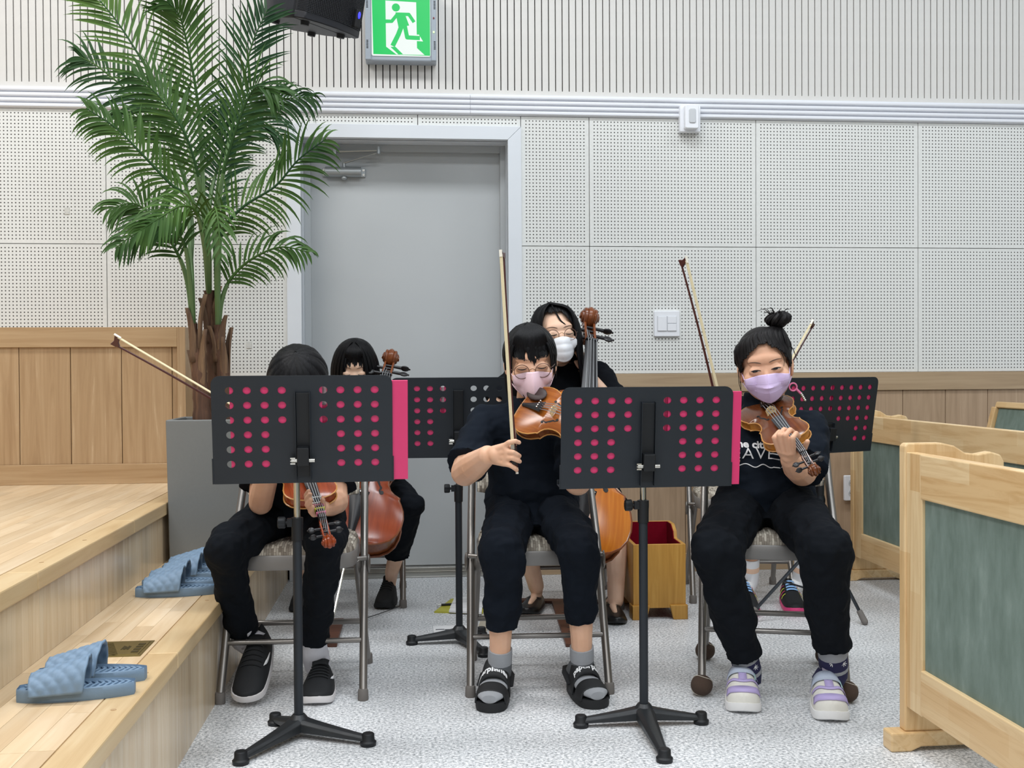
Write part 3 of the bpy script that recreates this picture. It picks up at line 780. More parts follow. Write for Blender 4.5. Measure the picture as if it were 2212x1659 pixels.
PB = (-0.742, 4.085, 0.775)
palm = thing('potted_palm', 'tall artificial palm with arching green fronds in the grey planter', 'plant', PB)
def trunk(pts, rad):
    c = bez(pts, 14); R = [rad[0] + (rad[1] - rad[0]) * i / 14 + 0.003 * math.sin(i * 2.3) for i in range(15)]
    b = MB(); b.tube(c, R, 12); tr = b.build('trunk', 'palm_trunk', palm, world=True)
    for k in range(5):                       # torn leaf bases clasping the trunk
        i = 2 + k * 2 + (k % 2); a = 2.4 * k + rad[0] * 90; p = c[i]; d = V((math.cos(a), math.sin(a), 0)); side = V((-d.y, d.x, 0))
        L = random.uniform(0.13, 0.24); q = MB()
        def sh(u, v):
            z = v * L; wv = (0.015 + 0.006 * math.sin(v * 3)) * (1 - 0.8 * v ** 2); o_ = R[i] * 0.9 + 0.004 + 0.022 * v ** 3
            return p + d * (o_ - 0.014 * (2 * u - 1) ** 2) + side * ((2 * u - 1) * wv) + V((0, 0, z - 0.03))
        q.grid(sh, 6, 8); q.build('leaf_base', 'palm_sheath', tr, world=True, solid=0.003, fix=False)
    return c[-1]
trunk(((-0.776, 4.020, 0.808), (-0.782, 4.020, 0.954), (-0.795, 4.020, 1.073), (-0.808, 4.020, 1.176)), (0.034, 0.016))
trunk(((-0.735, 4.100, 0.804), (-0.745, 4.100, 1.005), (-0.754, 4.100, 1.144), (-0.760, 4.100, 1.305)), (0.030, 0.020))
trunk(((-0.691, 4.060, 0.805), (-0.701, 4.060, 0.953), (-0.716, 4.060, 1.074), (-0.723, 4.060, 1.174)), (0.026, 0.018))

def frond(path, L, start=0.28, n=34, droop=0.35, spread=1.0, wd=0.0058):
    """rachis through world points, leaflets on both sides, longest in the middle"""
    c = bez(path, 48); b = MB()
    m = len(c); R = [0.0075 * (1 - 0.85 * i / (m - 1)) + 0.0008 for i in range(m)]
    b.tube(c, R, 6); o = b.build('frond', 'palm_leaf', palm, world=True)
    pet = MB(); k = int(start * 48); pet.tube(c[:k + 1], [r * 1.25 for r in R[:k + 1]], 7); pet.build('petiole', 'palm_petiole', o, world=True)
    lf = MB(); n = int(n * 0.70); droop *= 1.25
    for i in range(n):
        t = start + (1 - start) * (i + 0.3) / n
        f = t * 48; a = min(int(f), 47); p = c[a].lerp(c[a + 1], f - a); tg = (c[a + 1] - c[a]).normalized()
        s_ = (i + 0.5) / n; ll = L * (0.45 + 0.75 * math.sin(PI * (0.18 + 0.72 * s_))) * random.uniform(0.9, 1.08)
        if s_ > 0.9: ll *= 0.75
        sd = tg.cross(V((0.05, -1, 0.25))); sd = sd.normalized() if sd.length > 1e-3 else V((1, 0, 0))
        nr = sd.cross(tg).normalized()
        for sg in (-1, 1):
            ang = 0.95 - 0.40 * s_ + random.uniform(-0.09, 0.09)
            d = (tg * math.cos(ang) + sd * sg * math.sin(ang) * spread + nr * random.uniform(-0.3, 0.15)).normalized()
            gv = droop * (0.55 + 1.5 * (1 - abs(tg.z))); pts = []; q = p.copy(); dd = d.copy(); st = ll / 7
            for j in range(8):
                pts.append(q.copy()); q = q + dd * st; dd = (dd + V((0, 0, -gv * 0.26 * (0.4 + j * 0.22)))).normalized()
            w_ = [wd * k_ for k_ in (0.35, 0.8, 1.0, 1.0, 0.88, 0.66, 0.38, 0.03)]
            vs = []; fs = []
            for j, q in enumerate(pts):
                tt = (pts[min(j + 1, 7)] - pts[max(j - 1, 0)]).normalized(); cr = tt.cross(nr + sd * 0.25 * sg)
                cr = cr.normalized() if cr.length > 1e-4 else sd
                up_ = cr.cross(tt).normalized()
                vs += [q - cr * w_[j] + up_ * w_[j] * 0.35, q, q + cr * w_[j] + up_ * w_[j] * 0.35]
            for j in range(7):
                x = j * 3; fs += [(x, x + 1, x + 4, x + 3), (x + 1, x + 2, x + 5, x + 4)]
            lf.add(vs, fs)
    lf.build('leaflets', 'palm_leaf', o, world=True, fix=False)['kind'] = 'stuff'
    return o
B1, B2, B3 = (-0.806, 4.020, 1.176), (-0.762, 4.100, 1.284), (-0.723, 4.060, 1.169)
frond((B2, (-0.783, 4.120, 1.582), (-0.855, 4.150, 1.901), (-0.966, 4.180, 2.096), (-1.099, 4.200, 2.314), (-1.195, 4.200, 2.438)), 0.175, 0.42, 40, 0.22)
frond((B2, (-0.769, 4.050, 1.606), (-0.771, 4.020, 1.850), (-0.782, 4.000, 2.021), (-0.806, 3.970, 2.181), (-0.825, 3.930, 2.276), (-0.858, 3.880, 2.312)), 0.14, 0.40, 42, 0.35)
frond((B3, (-0.736, 4.120, 1.530), (-0.705, 4.180, 1.839), (-0.654, 4.200, 2.076), (-0.609, 4.200, 2.263), (-0.549, 4.200, 2.398)), 0.16, 0.45, 34, 0.30)
frond((B3, (-0.711, 4.000, 1.447), (-0.694, 3.950, 1.647), (-0.641, 3.900, 1.816), (-0.585, 3.860, 1.948), (-0.534, 3.820, 2.002), (-0.457, 3.780, 1.970)), 0.15, 0.40, 40, 0.45)
frond((B3, (-0.731, 4.150, 1.481), (-0.710, 4.300, 1.809), (-0.640, 4.400, 2.031), (-0.535, 4.450, 2.112), (-0.404, 4.480, 2.133)), 0.14, 0.45, 34, 0.55)
frond((B3, (-0.709, 3.980, 1.377), (-0.680, 3.920, 1.504), (-0.597, 3.880, 1.589), (-0.482, 3.850, 1.657), (-0.397, 3.820, 1.746), (-0.299, 3.800, 1.816)), 0.15, 0.30, 40, 0.5)
frond((B3, (-0.705, 4.050, 1.272), (-0.669, 4.040, 1.348), (-0.594, 4.030, 1.416), (-0.488, 4.020, 1.460), (-0.379, 4.000, 1.440)), 0.115, 0.34, 26, 0.6)
frond((B2, (-0.761, 4.000, 1.480), (-0.785, 3.920, 1.616), (-0.850, 3.880, 1.665), (-0.943, 3.840, 1.767), (-1.019, 3.820, 1.846), (-1.115, 3.800, 1.910)), 0.13, 0.42, 38, 0.6)
frond((B1, (-0.828, 4.100, 1.423), (-0.867, 4.200, 1.735), (-0.961, 4.280, 1.955), (-1.092, 4.320, 2.090), (-1.229, 4.340, 2.205), (-1.296, 4.340, 2.241)), 0.155, 0.44, 38, 0.42)
frond((B1, (-0.821, 4.000, 1.328), (-0.851, 3.970, 1.434), (-0.922, 3.950, 1.548), (-0.990, 3.930, 1.603), (-1.069, 3.900, 1.578)), 0.13, 0.36, 32, 0.5)
frond((B1, (-0.804, 3.960, 1.341), (-0.815, 3.900, 1.468), (-0.878, 3.860, 1.512), (-0.952, 3.840, 1.492), (-1.026, 3.820, 1.433)), 0.12, 0.36, 30, 0.55)
frond((B2, (-0.745, 3.950, 1.441), (-0.756, 3.850, 1.560), (-0.796, 3.780, 1.573), (-0.853, 3.720, 1.524), (-0.918, 3.700, 1.474)), 0.12, 0.38, 28, 0.5)
frond((B2, (-0.772, 4.080, 1.559), (-0.783, 4.020, 1.721), (-0.820, 3.980, 1.864), (-0.894, 3.950, 1.981), (-0.985, 3.930, 2.066)), 0.15, 0.40, 36, 0.45)
frond((B2, (-0.772, 4.150, 1.569), (-0.757, 4.220, 1.757), (-0.704, 4.280, 1.914), (-0.602, 4.320, 1.994), (-0.496, 4.340, 1.930)), 0.14, 0.40, 32, 0.5)
frond((B1, (-0.829, 4.100, 1.370), (-0.836, 4.160, 1.587), (-0.900, 4.200, 1.823), (-1.008, 4.220, 1.964), (-1.128, 4.220, 1.984)), 0.14, 0.42, 34, 0.55)
frond((B2, (-0.738, 3.980, 1.410), (-0.726, 3.900, 1.501), (-0.691, 3.820, 1.572), (-0.664, 3.740, 1.529), (-0.646, 3.700, 1.382)), 0.10, 0.40, 24, 0.5)
frond((B3, (-0.734, 4.100, 1.371), (-0.751, 4.150, 1.569), (-0.745, 4.200, 1.718), (-0.729, 4.220, 1.883), (-0.746, 4.220, 2.008)), 0.13, 0.42, 30, 0.4)

# ------------------------------------------------------------------ pews
def pew_front(X, Y, ln, label):
    t = thing('pew_screen', label, 'pew', (X, Y, 0), group='timber pew fronts with green panels')
    prof = [(0, 0.05), (0, 0.795), (0.008, 0.803), (0.10, 0.803), (0.135, 0.795), (0.165, 0.776), (0.20, 0.772), (0.235, 0.778), (0.262, 0.770), (0.272, 0.752), (0.272, 0.715), (0.235, 0.685), (0.19, 0.60), (0.18, 0.05)]
    b = MB(); b.prism(prof, lambda a, c, d: V((a, d, c)), -0.034, 0); b.build('end_panel', 'pew_stave_z', t, False, 0.004)
    foot = [(-0.042, 0), (0.012, 0), (0.04, 0.012), (0.20, 0.012), (0.23, 0), (0.29, 0), (0.29, 0.05), (-0.042, 0.05)]
    b = MB(); b.prism(foot, lambda a, c, d: V((a, d, c)), -0.045, 0.008); b.build('foot', 'pew_stave_y', t, False, 0.005)
    b = MB(); b.box((0.004, -0.12, 0.115), (0.034, -0.034, 0.78)); b.build('stile', 'pew_stave_z', t, False, 0.002)
    b = MB(); b.box((0.0, -ln, 0.667), (0.036, -0.118, 0.78)); b.build('top_rail', 'pew_stave_y', t, False, 0.003)
    b = MB(); b.box((0.0, -ln, 0.12), (0.036, -0.118, 0.234)); b.build('bottom_rail', 'pew_stave_y', t, False, 0.003)
    b = MB(); b.box((0.012, -ln, 0.225), (0.03, -0.11, 0.675)); b.build('green_panel', 'pew_green', t, False)
    b = MB(); b.box((0.036, -ln, 0.64), (0.20, -0.034, 0.655)); b.build('book_shelf', 'pew_stave_y', t, False, 0.002)
    b = MB(); b.box((0.004, -ln - 0.09, 0.0), (0.034, -ln, 0.78)); b.build('stile', 'pew_stave_z', t, False, 0.002)
    return t
pew_front(1.272, 2.694, 2.5, 'nearest timber pew front with green panel at the right edge')
pew_front(2.055, 4.86, 3.6, 'timber pew front with green panel standing against the back wainscot')
def bench(X, Y, ln, label):
    t = thing('pew_bench', label, 'pew', (X, Y, 0))
    b = MB(); b.prism([(-0.02, 0.50), (0.055, 0.81), (0.085, 0.80), (0.03, 0.48)], lambda a, c, d: V((a, d, c)), -ln, -0.02); b.build('back_cushion', 'pew_green', t, True, 0.012)
    b = MB(); b.prism([(0.045, 0.805), (0.055, 0.835), (0.10, 0.83), (0.09, 0.80)], lambda a, c, d: V((a, d, c)), -ln, 0); b.build('top_rail', 'pew_stave_y', t, True, 0.006)
    b = MB(); b.box((-0.36, -ln, 0.37), (0.0, -0.02, 0.44)); b.build('seat_cushion', 'pew_green', t, True, 0.02)
    b = MB(); b.prism([(-0.37, 0), (-0.37, 0.40), (-0.06, 0.46), (-0.01, 0.62), (0.04, 0.81), (0.09, 0.80), (0.09, 0)], lambda a, c, d: V((a, d, c)), -0.02, 0.015); b.build('end_panel', 'pew_stave_z', t, False, 0.004)
    return t
bench(2.735, 4.88, 3.4, 'pew bench with green upholstered back behind the far pew front')

# ------------------------------------------------------------------ folding chairs (origin between the front feet, +Y = back)
def make_chair(label, M, balls=False):
    t = thing('folding_chair', label, 'chair', M=M, group='grey steel folding chairs')
    for s in (-1, 1):
        b = MB(); b.tube(bez([(s*0.214, 0, 0.012), (s*0.210, 0.10, 0.22), (s*0.206, 0.20, 0.43), (s*0.20, 0.315, 0.60), (s*0.196, 0.375, 0.70), (s*0.175, 0.402, 0.755), (s*0.10, 0.412, 0.775), (0, 0.413, 0.776)], 26), 0.0125, 10)
        b.build('side_frame', 'chair_metal', t)
        b = MB(); b.tube([(s*0.200, 0.41, 0.012), (s*0.190, 0.30, 0.20), (s*0.186, 0.14, 0.405)], 0.0115, 10); b.build('rear_leg', 'chair_metal', t)
        b = MB(); b.cyl((s*0.186, 0.14, 0.405), (s*0.214, 0.155, 0.405), 0.008, n=10); b.ell((s*0.222, 0.17, 0.385), (0.006, 0.016, 0.030)); b.build('hinge', 'chair_metal', t)
        for p in ((s*0.214, 0, 0), (s*0.200, 0.41, 0)):
            if balls: continue
            b = MB(); b.lathe(((0.0155, 0), (0.0165, 0.004), (0.0155, 0.03), (0.0135, 0.034)), 12, Matrix.Translation(p)); b.build('foot_cap', 'rubber_grey', t)
    b = MB(); b.tube([(-0.208, 0.072, 0.165), (0.208, 0.072, 0.165)], 0.0085, 10); b.build('front_crossbar', 'chair_metal', t)
    b = MB(); b.tube([(-0.192, 0.322, 0.165), (0.192, 0.322, 0.165)], 0.0095, 10); b.build('rear_crossbar', 'chair_metal', t)
    def outl(k, g=0.0):
        pts = []
        for i in range(40):
            a = 2 * PI * i / 40; c, s_ = math.cos(a), math.sin(a)
            x = (0.192 - g) * math.copysign(abs(c) ** 0.42, c); y = (0.198 - g) * math.copysign(abs(s_) ** 0.42, s_)
            pts.append((x * (1 - 0.10 * (y + 0.2) * 1.2) * k, 0.215 + y * k))
        return pts
    b = MB(); b.ring_loft([[V((x, y, z)) for x, y in outl(k)] for z, k in ((0.395, 0.99), (0.400, 1.0), (0.436, 1.0), (0.440, 0.985))]); b.build('seat_pan', 'chair_pan', t)
    b = MB(); b.ring_loft([[V((x, y, z)) for x, y in outl(k, 0.006)] for z, k in ((0.436, 1.0), (0.452, 1.0), (0.462, 0.97), (0.469, 0.90), (0.473, 0.72), (0.474, 0.35))]); b.build('seat_cushion', 'chair_fabric', t)
    def back(u, v):
        x = (u - 0.5) * 2; z = v; ex = 1 - abs(x) ** 6 * 0.02
        zz = 0.585 + 0.165 * z; yy = 0.305 + (zz - 0.585) * 0.58
        return x, yy, zz
    b = MB(); rings = []
    for k in range(15):
        x = -0.182 + 0.364 * k / 14; e_ = 1 - 0.10 * abs(k / 7 - 1) ** 6; cur = 0.018 * (1 - (k / 7 - 1) ** 2)
        ring = []
        for i in range(20):
            a = 2 * PI * i / 20; cz = math.copysign(abs(math.sin(a)) ** 0.5, math.sin(a)) * 0.082 * e_; cy = math.copysign(abs(math.cos(a)) ** 0.7, math.cos(a)) * (0.017 * e_)
            zz = 0.667 + cz; ring.append(V((x, 0.352 + cz * 0.58 + cy + cur, zz)))
        rings.append(ring)
    b.ring_loft(rings); b.build('back_pad', 'chair_fabric', t)
    if balls:
        for p in ((-0.214, 0, 0), (0.214, 0, 0), (-0.200, 0.41, 0), (0.200, 0.41, 0)):
            b = MB(); c = V(p) + V((0, 0, 0.010)); b.ell(c, (0.0335, 0.0335, 0.0315), nu=24, nv=16); o = b.build('tennis_ball', 'tennis_felt', t)
            o['label'] = 'dark brown felt ball slipped over the chair foot'
            b = MB(); pts = []
            for i in range(61):
                a = 2 * PI * i / 60; th = 0.44 * math.cos(2 * a + 0.6)
                q = V((math.cos(th) * math.cos(a), math.sin(th) * 1.0, math.cos(th) * math.sin(a))); pts.append(c + V((q.x * 0.0338, q.y * 0.0338, q.z * 0.0318)))
            b.tube(pts, 0.0013, 5); b.build('seam', 'tennis_seam', o)
    return t
def CM(p0, p1, dz=0.0):
    a, c = V(p0), V(p1); m = (a + c) / 2; return Matrix.Translation((m.x, m.y, dz)) @ Matrix.Rotation(math.atan2(c.y - a.y, c.x - a.x), 4, 'Z')
ch1 = make_chair('folding chair under the violinist beside the step', CM((-0.59, 3.262, 0), (-0.153, 3.25, 0)))
dup(ch1, CM((0.169, 3.246, 0), (0.596, 3.231, 0)), 'folding chair under the violinist in the pink mask')
ch3 = make_chair('folding chair with dark brown balls on its feet', CM((0.872, 3.180, 0), (1.288, 3.068, 0), 0.022), True)
dup(ch1, CM((-0.47, 4.51, 0), (-0.055, 4.50, 0)), 'folding chair under the young cellist by the door')
dup(ch1, CM((0.43, 4.38, 0), (0.85, 4.36, 0)), 'folding chair under the woman with the amber cello')
dup(ch1, CM((1.19, 4.44, 0), (1.60, 4.38, 0)), 'folding chair behind the one with balls on its feet')

# ------------------------------------------------------------------ music stands (origin at the foot of the pole, -Y towards the camera)
def desk_mesh(cont=False):
    holes = []
    if cont:
        for c in range(9):
            for r_ in range(6):
                x = -0.200 + 0.05 * c
                if (r_ == 3 and abs(x) < 0.04) or (r_ > 3 and abs(x) < 0.14): continue
                holes.append(circ(x, 0.258 - r_ * 0.0406, 0.0112, 18, 0.0100))
        return flat_mesh([rrect(-0.242, 0.0, 0.242, 0.298, 0.004, 6, 0.024)] + holes, 0.0018, 'desk')
    for s in (-1, 1):
        for c in range(4):
            for r_ in range(6):
                if c == 3 and r_ > 2: continue
                holes.append(circ(s * (0.194 - c * 0.0463), 0.258 - r_ * 0.0406, 0.0112, 18, 0.0100))
    return flat_mesh([rrect(-0.242, 0.0, 0.242, 0.298, 0.004, 6, 0.024)] + holes, 0.0018, 'desk')
DESK = desk_mesh(); DESK2 = desk_mesh(True)
def make_stand(label, base, zb, tilt, yaw, feet, pole=0.0125, tripod=False, group='black music stands', collar=None, dx=0.0, sx=1.0, sy=1.0):
    """base: floor point; zb: height of the desk's lower edge; feet: world points; yaw turns the desk"""
    t = thing('music_stand', label, 'music stand', base, 0.0, group)
    bx, by = base[0], base[1]
    zc = collar or zb - 0.06
    Rz = Matrix.Rotation(yaw, 4, 'Z')
    M = Matrix.Translation((0, 0, zb)) @ Rz @ Matrix.Translation((dx, -0.028, 0)) @ Matrix.Rotation(PI / 2 + tilt, 4, 'X') @ Matrix.Diagonal((sx, sy, 1, 1))
    me = (DESK2 if tripod else DESK).copy(); me.transform(M); d = obj('desk', me, 'stand_black', t, False)
    def lb(nm, lo, hi, m, bev=0.001):
        b = MB(); b.box(lo, hi, M); return b.build(nm, m, t, False, bev)
    # tray on the player's side, kerb, central channel
    lb('tray', (-0.242, 0.0, -0.055), (0.242, 0.0025, 0.0), 'stand_black'); lb('tray_lip', (-0.242, 0.0, -0.057), (0.242, 0.016, -0.055), 'stand_black')
    for x in (-0.245, 0.241): lb('edge_fold', (x, 0.0, 0.0), (x + 0.004, 0.072, 0.002), 'stand_black')
    ct = 0.118 if tripod else 0.252
    lb('channel', (-0.018, 0.02, 0.001), (0.018, ct, 0.008), 'stand_channel')
    for x in (-0.020, 0.0185): lb('channel_flange', (x, 0.008, 0.001), (x + 0.0015, ct + 0.003, 0.017), 'stand_black', 0.0)
    lb('tilt_block', (-0.016, 0.055, 0.006), (0.016, 0.105, 0.034), 'stand_channel', 0.002)
    for s in (-1, 1):
        b = MB(); b.cyl(M @ V((s * 0.016, 0.068, 0.022)), M @ V((s * 0.031, 0.068, 0.022)), 0.006, n=10)
        if s < 0:
            for k in (-1, 0, 1): b.box((-0.034, 0.0655 + k * 0.0075, 0.016), (-0.021, 0.0695 + k * 0.0075, 0.027), M)
        b.build('wing_nut', 'chrome', t)
    top = M @ V((0, 0.075, 0.024))
    b = MB(); b.tube([(0, 0, zc - 0.05), (0, 0, top.z - 0.03), (top.x, top.y, top.z + 0.005)], [0.0088, 0.0088, 0.0082], 14); b.build('inner_tube', 'chrome', t)
    b = MB(); b.cyl((0, 0, 0.05), (0, 0, zc - 0.03), pole, n=16); b.build('pole', 'stand_black', t)
    b = MB(); b.lathe(((pole + 0.003, zc - 0.062), (pole + 0.0035, zc - 0.02), (pole + 0.004, zc - 0.02), (pole + 0.004, zc), (0.010, zc + 0.002)), 16)
    b.box((-0.014 - pole, -0.010, zc - 0.024), (0, 0.010, zc - 0.002)); b.build('collar', 'stand_channel', t)
    b = MB(); prof = [(0.014 + 0.0022 * (i % 2)) for i in range(20)]
    ring = lambda x, k: [V((x, prof[i] * k * math.cos(2*PI*i/20), zc - 0.013 + prof[i] * k * math.sin(2*PI*i/20))) for i in range(20)]
    b.ring_loft([ring(-0.052, 0.85), ring(-0.050, 1), ring(-0.034, 1), ring(-0.031, 0.8)]); b.cyl((-0.035, 0, zc - 0.013), (-0.012, 0, zc - 0.013), 0.005, n=8); b.build('height_knob', 'stand_channel', t)
    if not tripod:
        b = MB(); b.lathe(((0.034, 0.026), (0.034, 0.040), (0.024, 0.052), (0.018, 0.060), (0.016, 0.062)), 20); b.build('hub', 'stand_cast', t)
        for f in feet:
            e_ = V((f[0] - bx, f[1] - by, 0)); L = e_.length; u = e_.normalized(); w_ = V((-u.y, u.x, 0))
            b = MB(); rings = []
            for k in range(9):
                q = k / 8; wdt = 0.027 - 0.014 * q; z1 = 0.056 - 0.030 * q ** 0.8; z0 = 0.020 - 0.008 * q
                p = u * (L * q * 0.97)
                rings.append([p + w_ * wdt * sx + V((0, 0, zz)) for sx, zz in ((-1, z0), (1, z0), (1, z1 - 0.008), (0.55, z1), (-0.55, z1), (-1, z1 - 0.008))])
            b.ring_loft(rings); lg = b.build('leg', 'stand_cast', t, True, 0.002)
            b = MB(); b.lathe(((0.021, 0), (0.022, 0.010), (0.019, 0.013), (0.017, 0.015), (0.0165, 0.030), (0.014, 0.033)), 18, Matrix.Translation(e_)); b.build('foot_pad', 'stand_channel', lg)
    else:
        for f in feet:
            e_ = V((f[0] - bx, f[1] - by, 0.012)); u = V((e_.x, e_.y, 0)).normalized(); b = MB()
            b.tube([u * 0.018 + V((0, 0, 0.30)), e_ * 1.0], [0.0085, 0.0085], 8, flat=0.7); lg = b.build('leg', 'stand_black', t)
            b = MB(); b.tube([V((0, 0, 0.10)) + u * 0.012, lerp(u * 0.018 + V((0, 0, 0.30)), e_, 0.5)], 0.006, 6, flat=0.6); b.build('strut', 'stand_black', lg)
            b = MB(); b.tube([lerp(u * 0.018 + V((0, 0, 0.30)), e_, 0.86), e_], [0.011, 0.013], 10); b.ell(e_, 0.0125); b.build('foot_cap', 'rubber_grey', lg)
        b = MB(); b.lathe(((0.02, 0.27), (0.02, 0.31)), 14); b.build('hub', 'stand_black', t)
    return t, M, wm(t) @ M
st1, _, M1 = make_stand('front music stand before the violinist by the step', (-0.318, 2.945, 0), 0.698, 0.15, 0.03, ((-0.444, 2.754), (-0.126, 2.854), (-0.395, 3.051)), collar=0.600, dx=0.022, sx=0.985, sy=0.985)
st2, _, M2 = make_stand('front music stand between the pink mask and lavender mask violinists', (0.640, 2.935, 0), 0.671, 0.10, 0.03, ((0.461, 2.937), (0.802, 2.927), (0.631, 2.653)), collar=0.632, dx=0.002, sy=0.945)
st3, _, M3 = make_stand('rear music stand in front of the grey door', (0.163, 3.90, 0), 0.682, 0.20, -0.02, ((-0.011, 3.892), (0.239, 3.699), (0.25, 3.99)), collar=0.58)
st4, _, M4 = make_stand('rear music stand with a folding tripod behind the lavender mask violinist', (1.626, 4.14, 0), 0.660, 0.16, 0.38, ((1.743, 3.984, 0.000), (1.299, 4.075, 0.000), (1.70, 4.42)), tripod=True, collar=0.55, sy=1.03)

def folder(M, label, xl, xm0, xm1, xr, z0, z1, group='pink music folders'):
    """open folder standing on the tray, against the player's side of the desk"""
    t = thing('music_folder', label, 'folder', M=M, group=group)
    y0 = 0.004
    b = MB(); b.box((xl, y0, -0.0075), (xm0, z1, -0.003)); b.build('cover', 'folder_pink', t, False, 0.001)
    b = MB(); b.box((xm1, y0, -0.0125), (xr, z1 - 0.008, -0.003)); b.build('cover', 'folder_pink', t, False, 0.001)
    b = MB(); b.box((xm0 - 0.002, y0, -0.0095), (xm1 + 0.002, z0, -0.0075)); b.build('spine', 'folder_magenta', t, False)
    for a, c in ((xl + 0.012, xm0 + 0.006), (xm1 - 0.012, xr - 0.012)):
        b = MB(); b.box((a, y0 + 0.004, -0.017), (c, z1 - 0.02, -0.0135)); b.build('sheet', 'paper', t, False)
    return t
folder(M1, 'open pink folder on the front stand by the step', -0.194, 0.052, 0.064, 0.284, 0.215, 0.290)
folder(M2, 'open pink folder on the front stand between the two masked violinists', -0.220, 0.048, 0.058, 0.268, 0.27, 0.290)
folder(M3, 'open pink folder on the rear stand before the door', -0.215, -0.062, -0.05, 0.02, 0.2, 0.28)
folder(M4, 'open pink folder on the tripod music stand', -0.22, 0.0, 0.01, 0.226, 0.27, 0.285)

# ------------------------------------------------------------------ floor things
bx = thing('offering_box', 'oak box lined with red velvet standing on bracket feet', 'box', (0.975, 4.17, 0), -0.03)
W_, D_, H0, H1 = 0.106, 0.30, 0.300, 0.352
b = MB(); b.box((-W_, 0, 0.045), (W_, 0.014, H0)); b.build('front', 'box_oak', bx, False, 0.0015)
b = MB(); b.box((-W_, D_ - 0.014, 0.045), (W_, D_, H1)); b.build('back', 'box_oak', bx, False, 0.0015)
side = [(0.014, 0.045), (D_ - 0.014, 0.045), (D_ - 0.014, H1), (0.21, H1), (0.165, H0 + 0.028), (0.155, H0 + 0.002), (0.15, H0), (0.014, H0)]
for x in (-W_, W_ - 0.014):
    b = MB(); b.prism(side, lambda a, c, d: V((d, a, c)), x, x + 0.014); b.build('side', 'box_oak', bx, False, 0.0015)
b = MB(); b.box((-W_ + 0.014, 0.014, 0.05), (W_ - 0.014, D_ - 0.014, 0.10)); b.build('floor_lining', 'velvet_red', bx, False)
b = MB(); b.box((-W_ + 0.014, 0.0142, 0.10), (W_ - 0.014, 0.0175, H0 - 0.002)); b.build('lining', 'velvet_red', bx, False)
b = MB(); b.box((-W_ + 0.014, D_ - 0.0175, 0.10), (W_ - 0.014, D_ - 0.0142, H1 - 0.002)); b.build('lining', 'velvet_red', bx, False)
for x, s in ((-W_ + 0.0142, 1), (W_ - 0.0142, -1)):
    b = MB(); b.prism([(a, c - 0.002 if c > 0.1 else 0.10) for a, c in side], lambda a, c, d: V((d, a, c)), x, x + s * 0.003); b.build('lining', 'velvet_red', bx, False)
for s in (-1, 1):
    for y0, sy in ((-0.012, 1), (D_ + 0.012, -1)):
        b = MB(); b.prism([(s * (W_ + 0.006), 0), (s * (W_ - 0.052), 0), (s * (W_ - 0.066), 0.058), (s * (W_ + 0.006), 0.058)], lambda a, c, d: V((a, d, c)), y0, y0 + sy * 0.02)
        b.box((min(s*W_, s*(W_+0.006)) , min(y0, y0 + sy*0.075), 0), (max(s*W_, s*(W_+0.006)), max(y0, y0 + sy*0.075), 0.055)); b.build('bracket_foot', 'box_oak', bx, False, 0.003)

def flat(nm, label, cat, m, pts, z0, z1, group=None):
    t = thing(nm, label, cat, (sum(p[0] for p in pts) / len(pts), sum(p[1] for p in pts) / len(pts), z0), group=group)
    b = MB(); b.prism([(p[0], p[1]) for p in pts], lambda a, c, d: V((a, c, d)), z0, z1); b.build('sheet' if 'paper' in m else 'cover', m, t, False, world=True)
    return t
flat('document_folder', 'yellow-green folder lying on the floor under the papers', 'folder', 'folder_yellow', ((0.080, 4.388, 0.000), (0.159, 4.628, 0.000), (0.466, 4.591, 0.000), (0.399, 4.317, 0.000)), 0.0, 0.006)
flat('music_book', 'white music book lying on the yellow-green folder', 'book', 'paper', ((0.140, 4.364, 0.000), (0.172, 4.589, 0.000), (0.297, 4.574, 0.000), (0.271, 4.316, 0.000)), 0.006, 0.014)
t = flat('music_sheet', 'loose printed sheet on top of the white book', 'sheet', 'paper', ((0.146, 4.416, 0.015), (0.173, 4.612, 0.015), (0.313, 4.605, 0.015), (0.296, 4.407, 0.015)), 0.0145, 0.0155)
for k in range(4):
    b = MB(); a = V((0.187, 4.570, 0.016)); b.box((a.x, a.y - 0.02 * k - 0.006, 0.0155), (a.x + 0.10, a.y - 0.02 * k - 0.002, 0.0158)); b.build('print_line', 'lamp_lens', t, False, world=True)
t = flat('music_sheet', 'printed sheet lying flat near the rear stand base', 'sheet', 'paper', ((0.070, 4.165, 0.000), (0.220, 4.155, 0.000), (0.217, 3.960, 0.000), (0.075, 3.963, 0.000)), 0.0, 0.0012)
for k in range(4):
    b = MB(); a = V(((0.080, 4.105, 0.000), (0.115, 4.100, 0.000), (0.151, 4.096, 0.000), (0.187, 4.092, 0.000))[k]); b.box((a.x, a.y - 0.012, 0.0012), (a.x + 0.034, a.y, 0.0016)); b.build('print_block', 'ink', t, False, world=True)
t = thing('notebook', 'cream notebook leaning beside the rear stand pole', 'book', (0.255, 4.069, 0.000))
b = MB(); b.prism([(-0.02, 0.0), (0.02, 0.0), (0.035, 0.105), (0.022, 0.108)], lambda a, c, d: V((a, d, c)), -0.012, 0.0); b.build('cover', 'book_cover', t, False, 0.001)
t = thing('marker_pen', 'dark marker pen beside the papers on the floor', 'pen', (0.131, 4.485, 0.000))
b = MB(); b.tube([(-0.02, 0, 0.0112), (0.05, 0.01, 0.0112)], 0.005, 8); b.build('barrel', 'ebony', t)
b = MB(); b.tube([(-0.035, -0.002, 0.0112), (-0.02, 0, 0.0112)], 0.0052, 8); b.build('cap', 'paper', t)

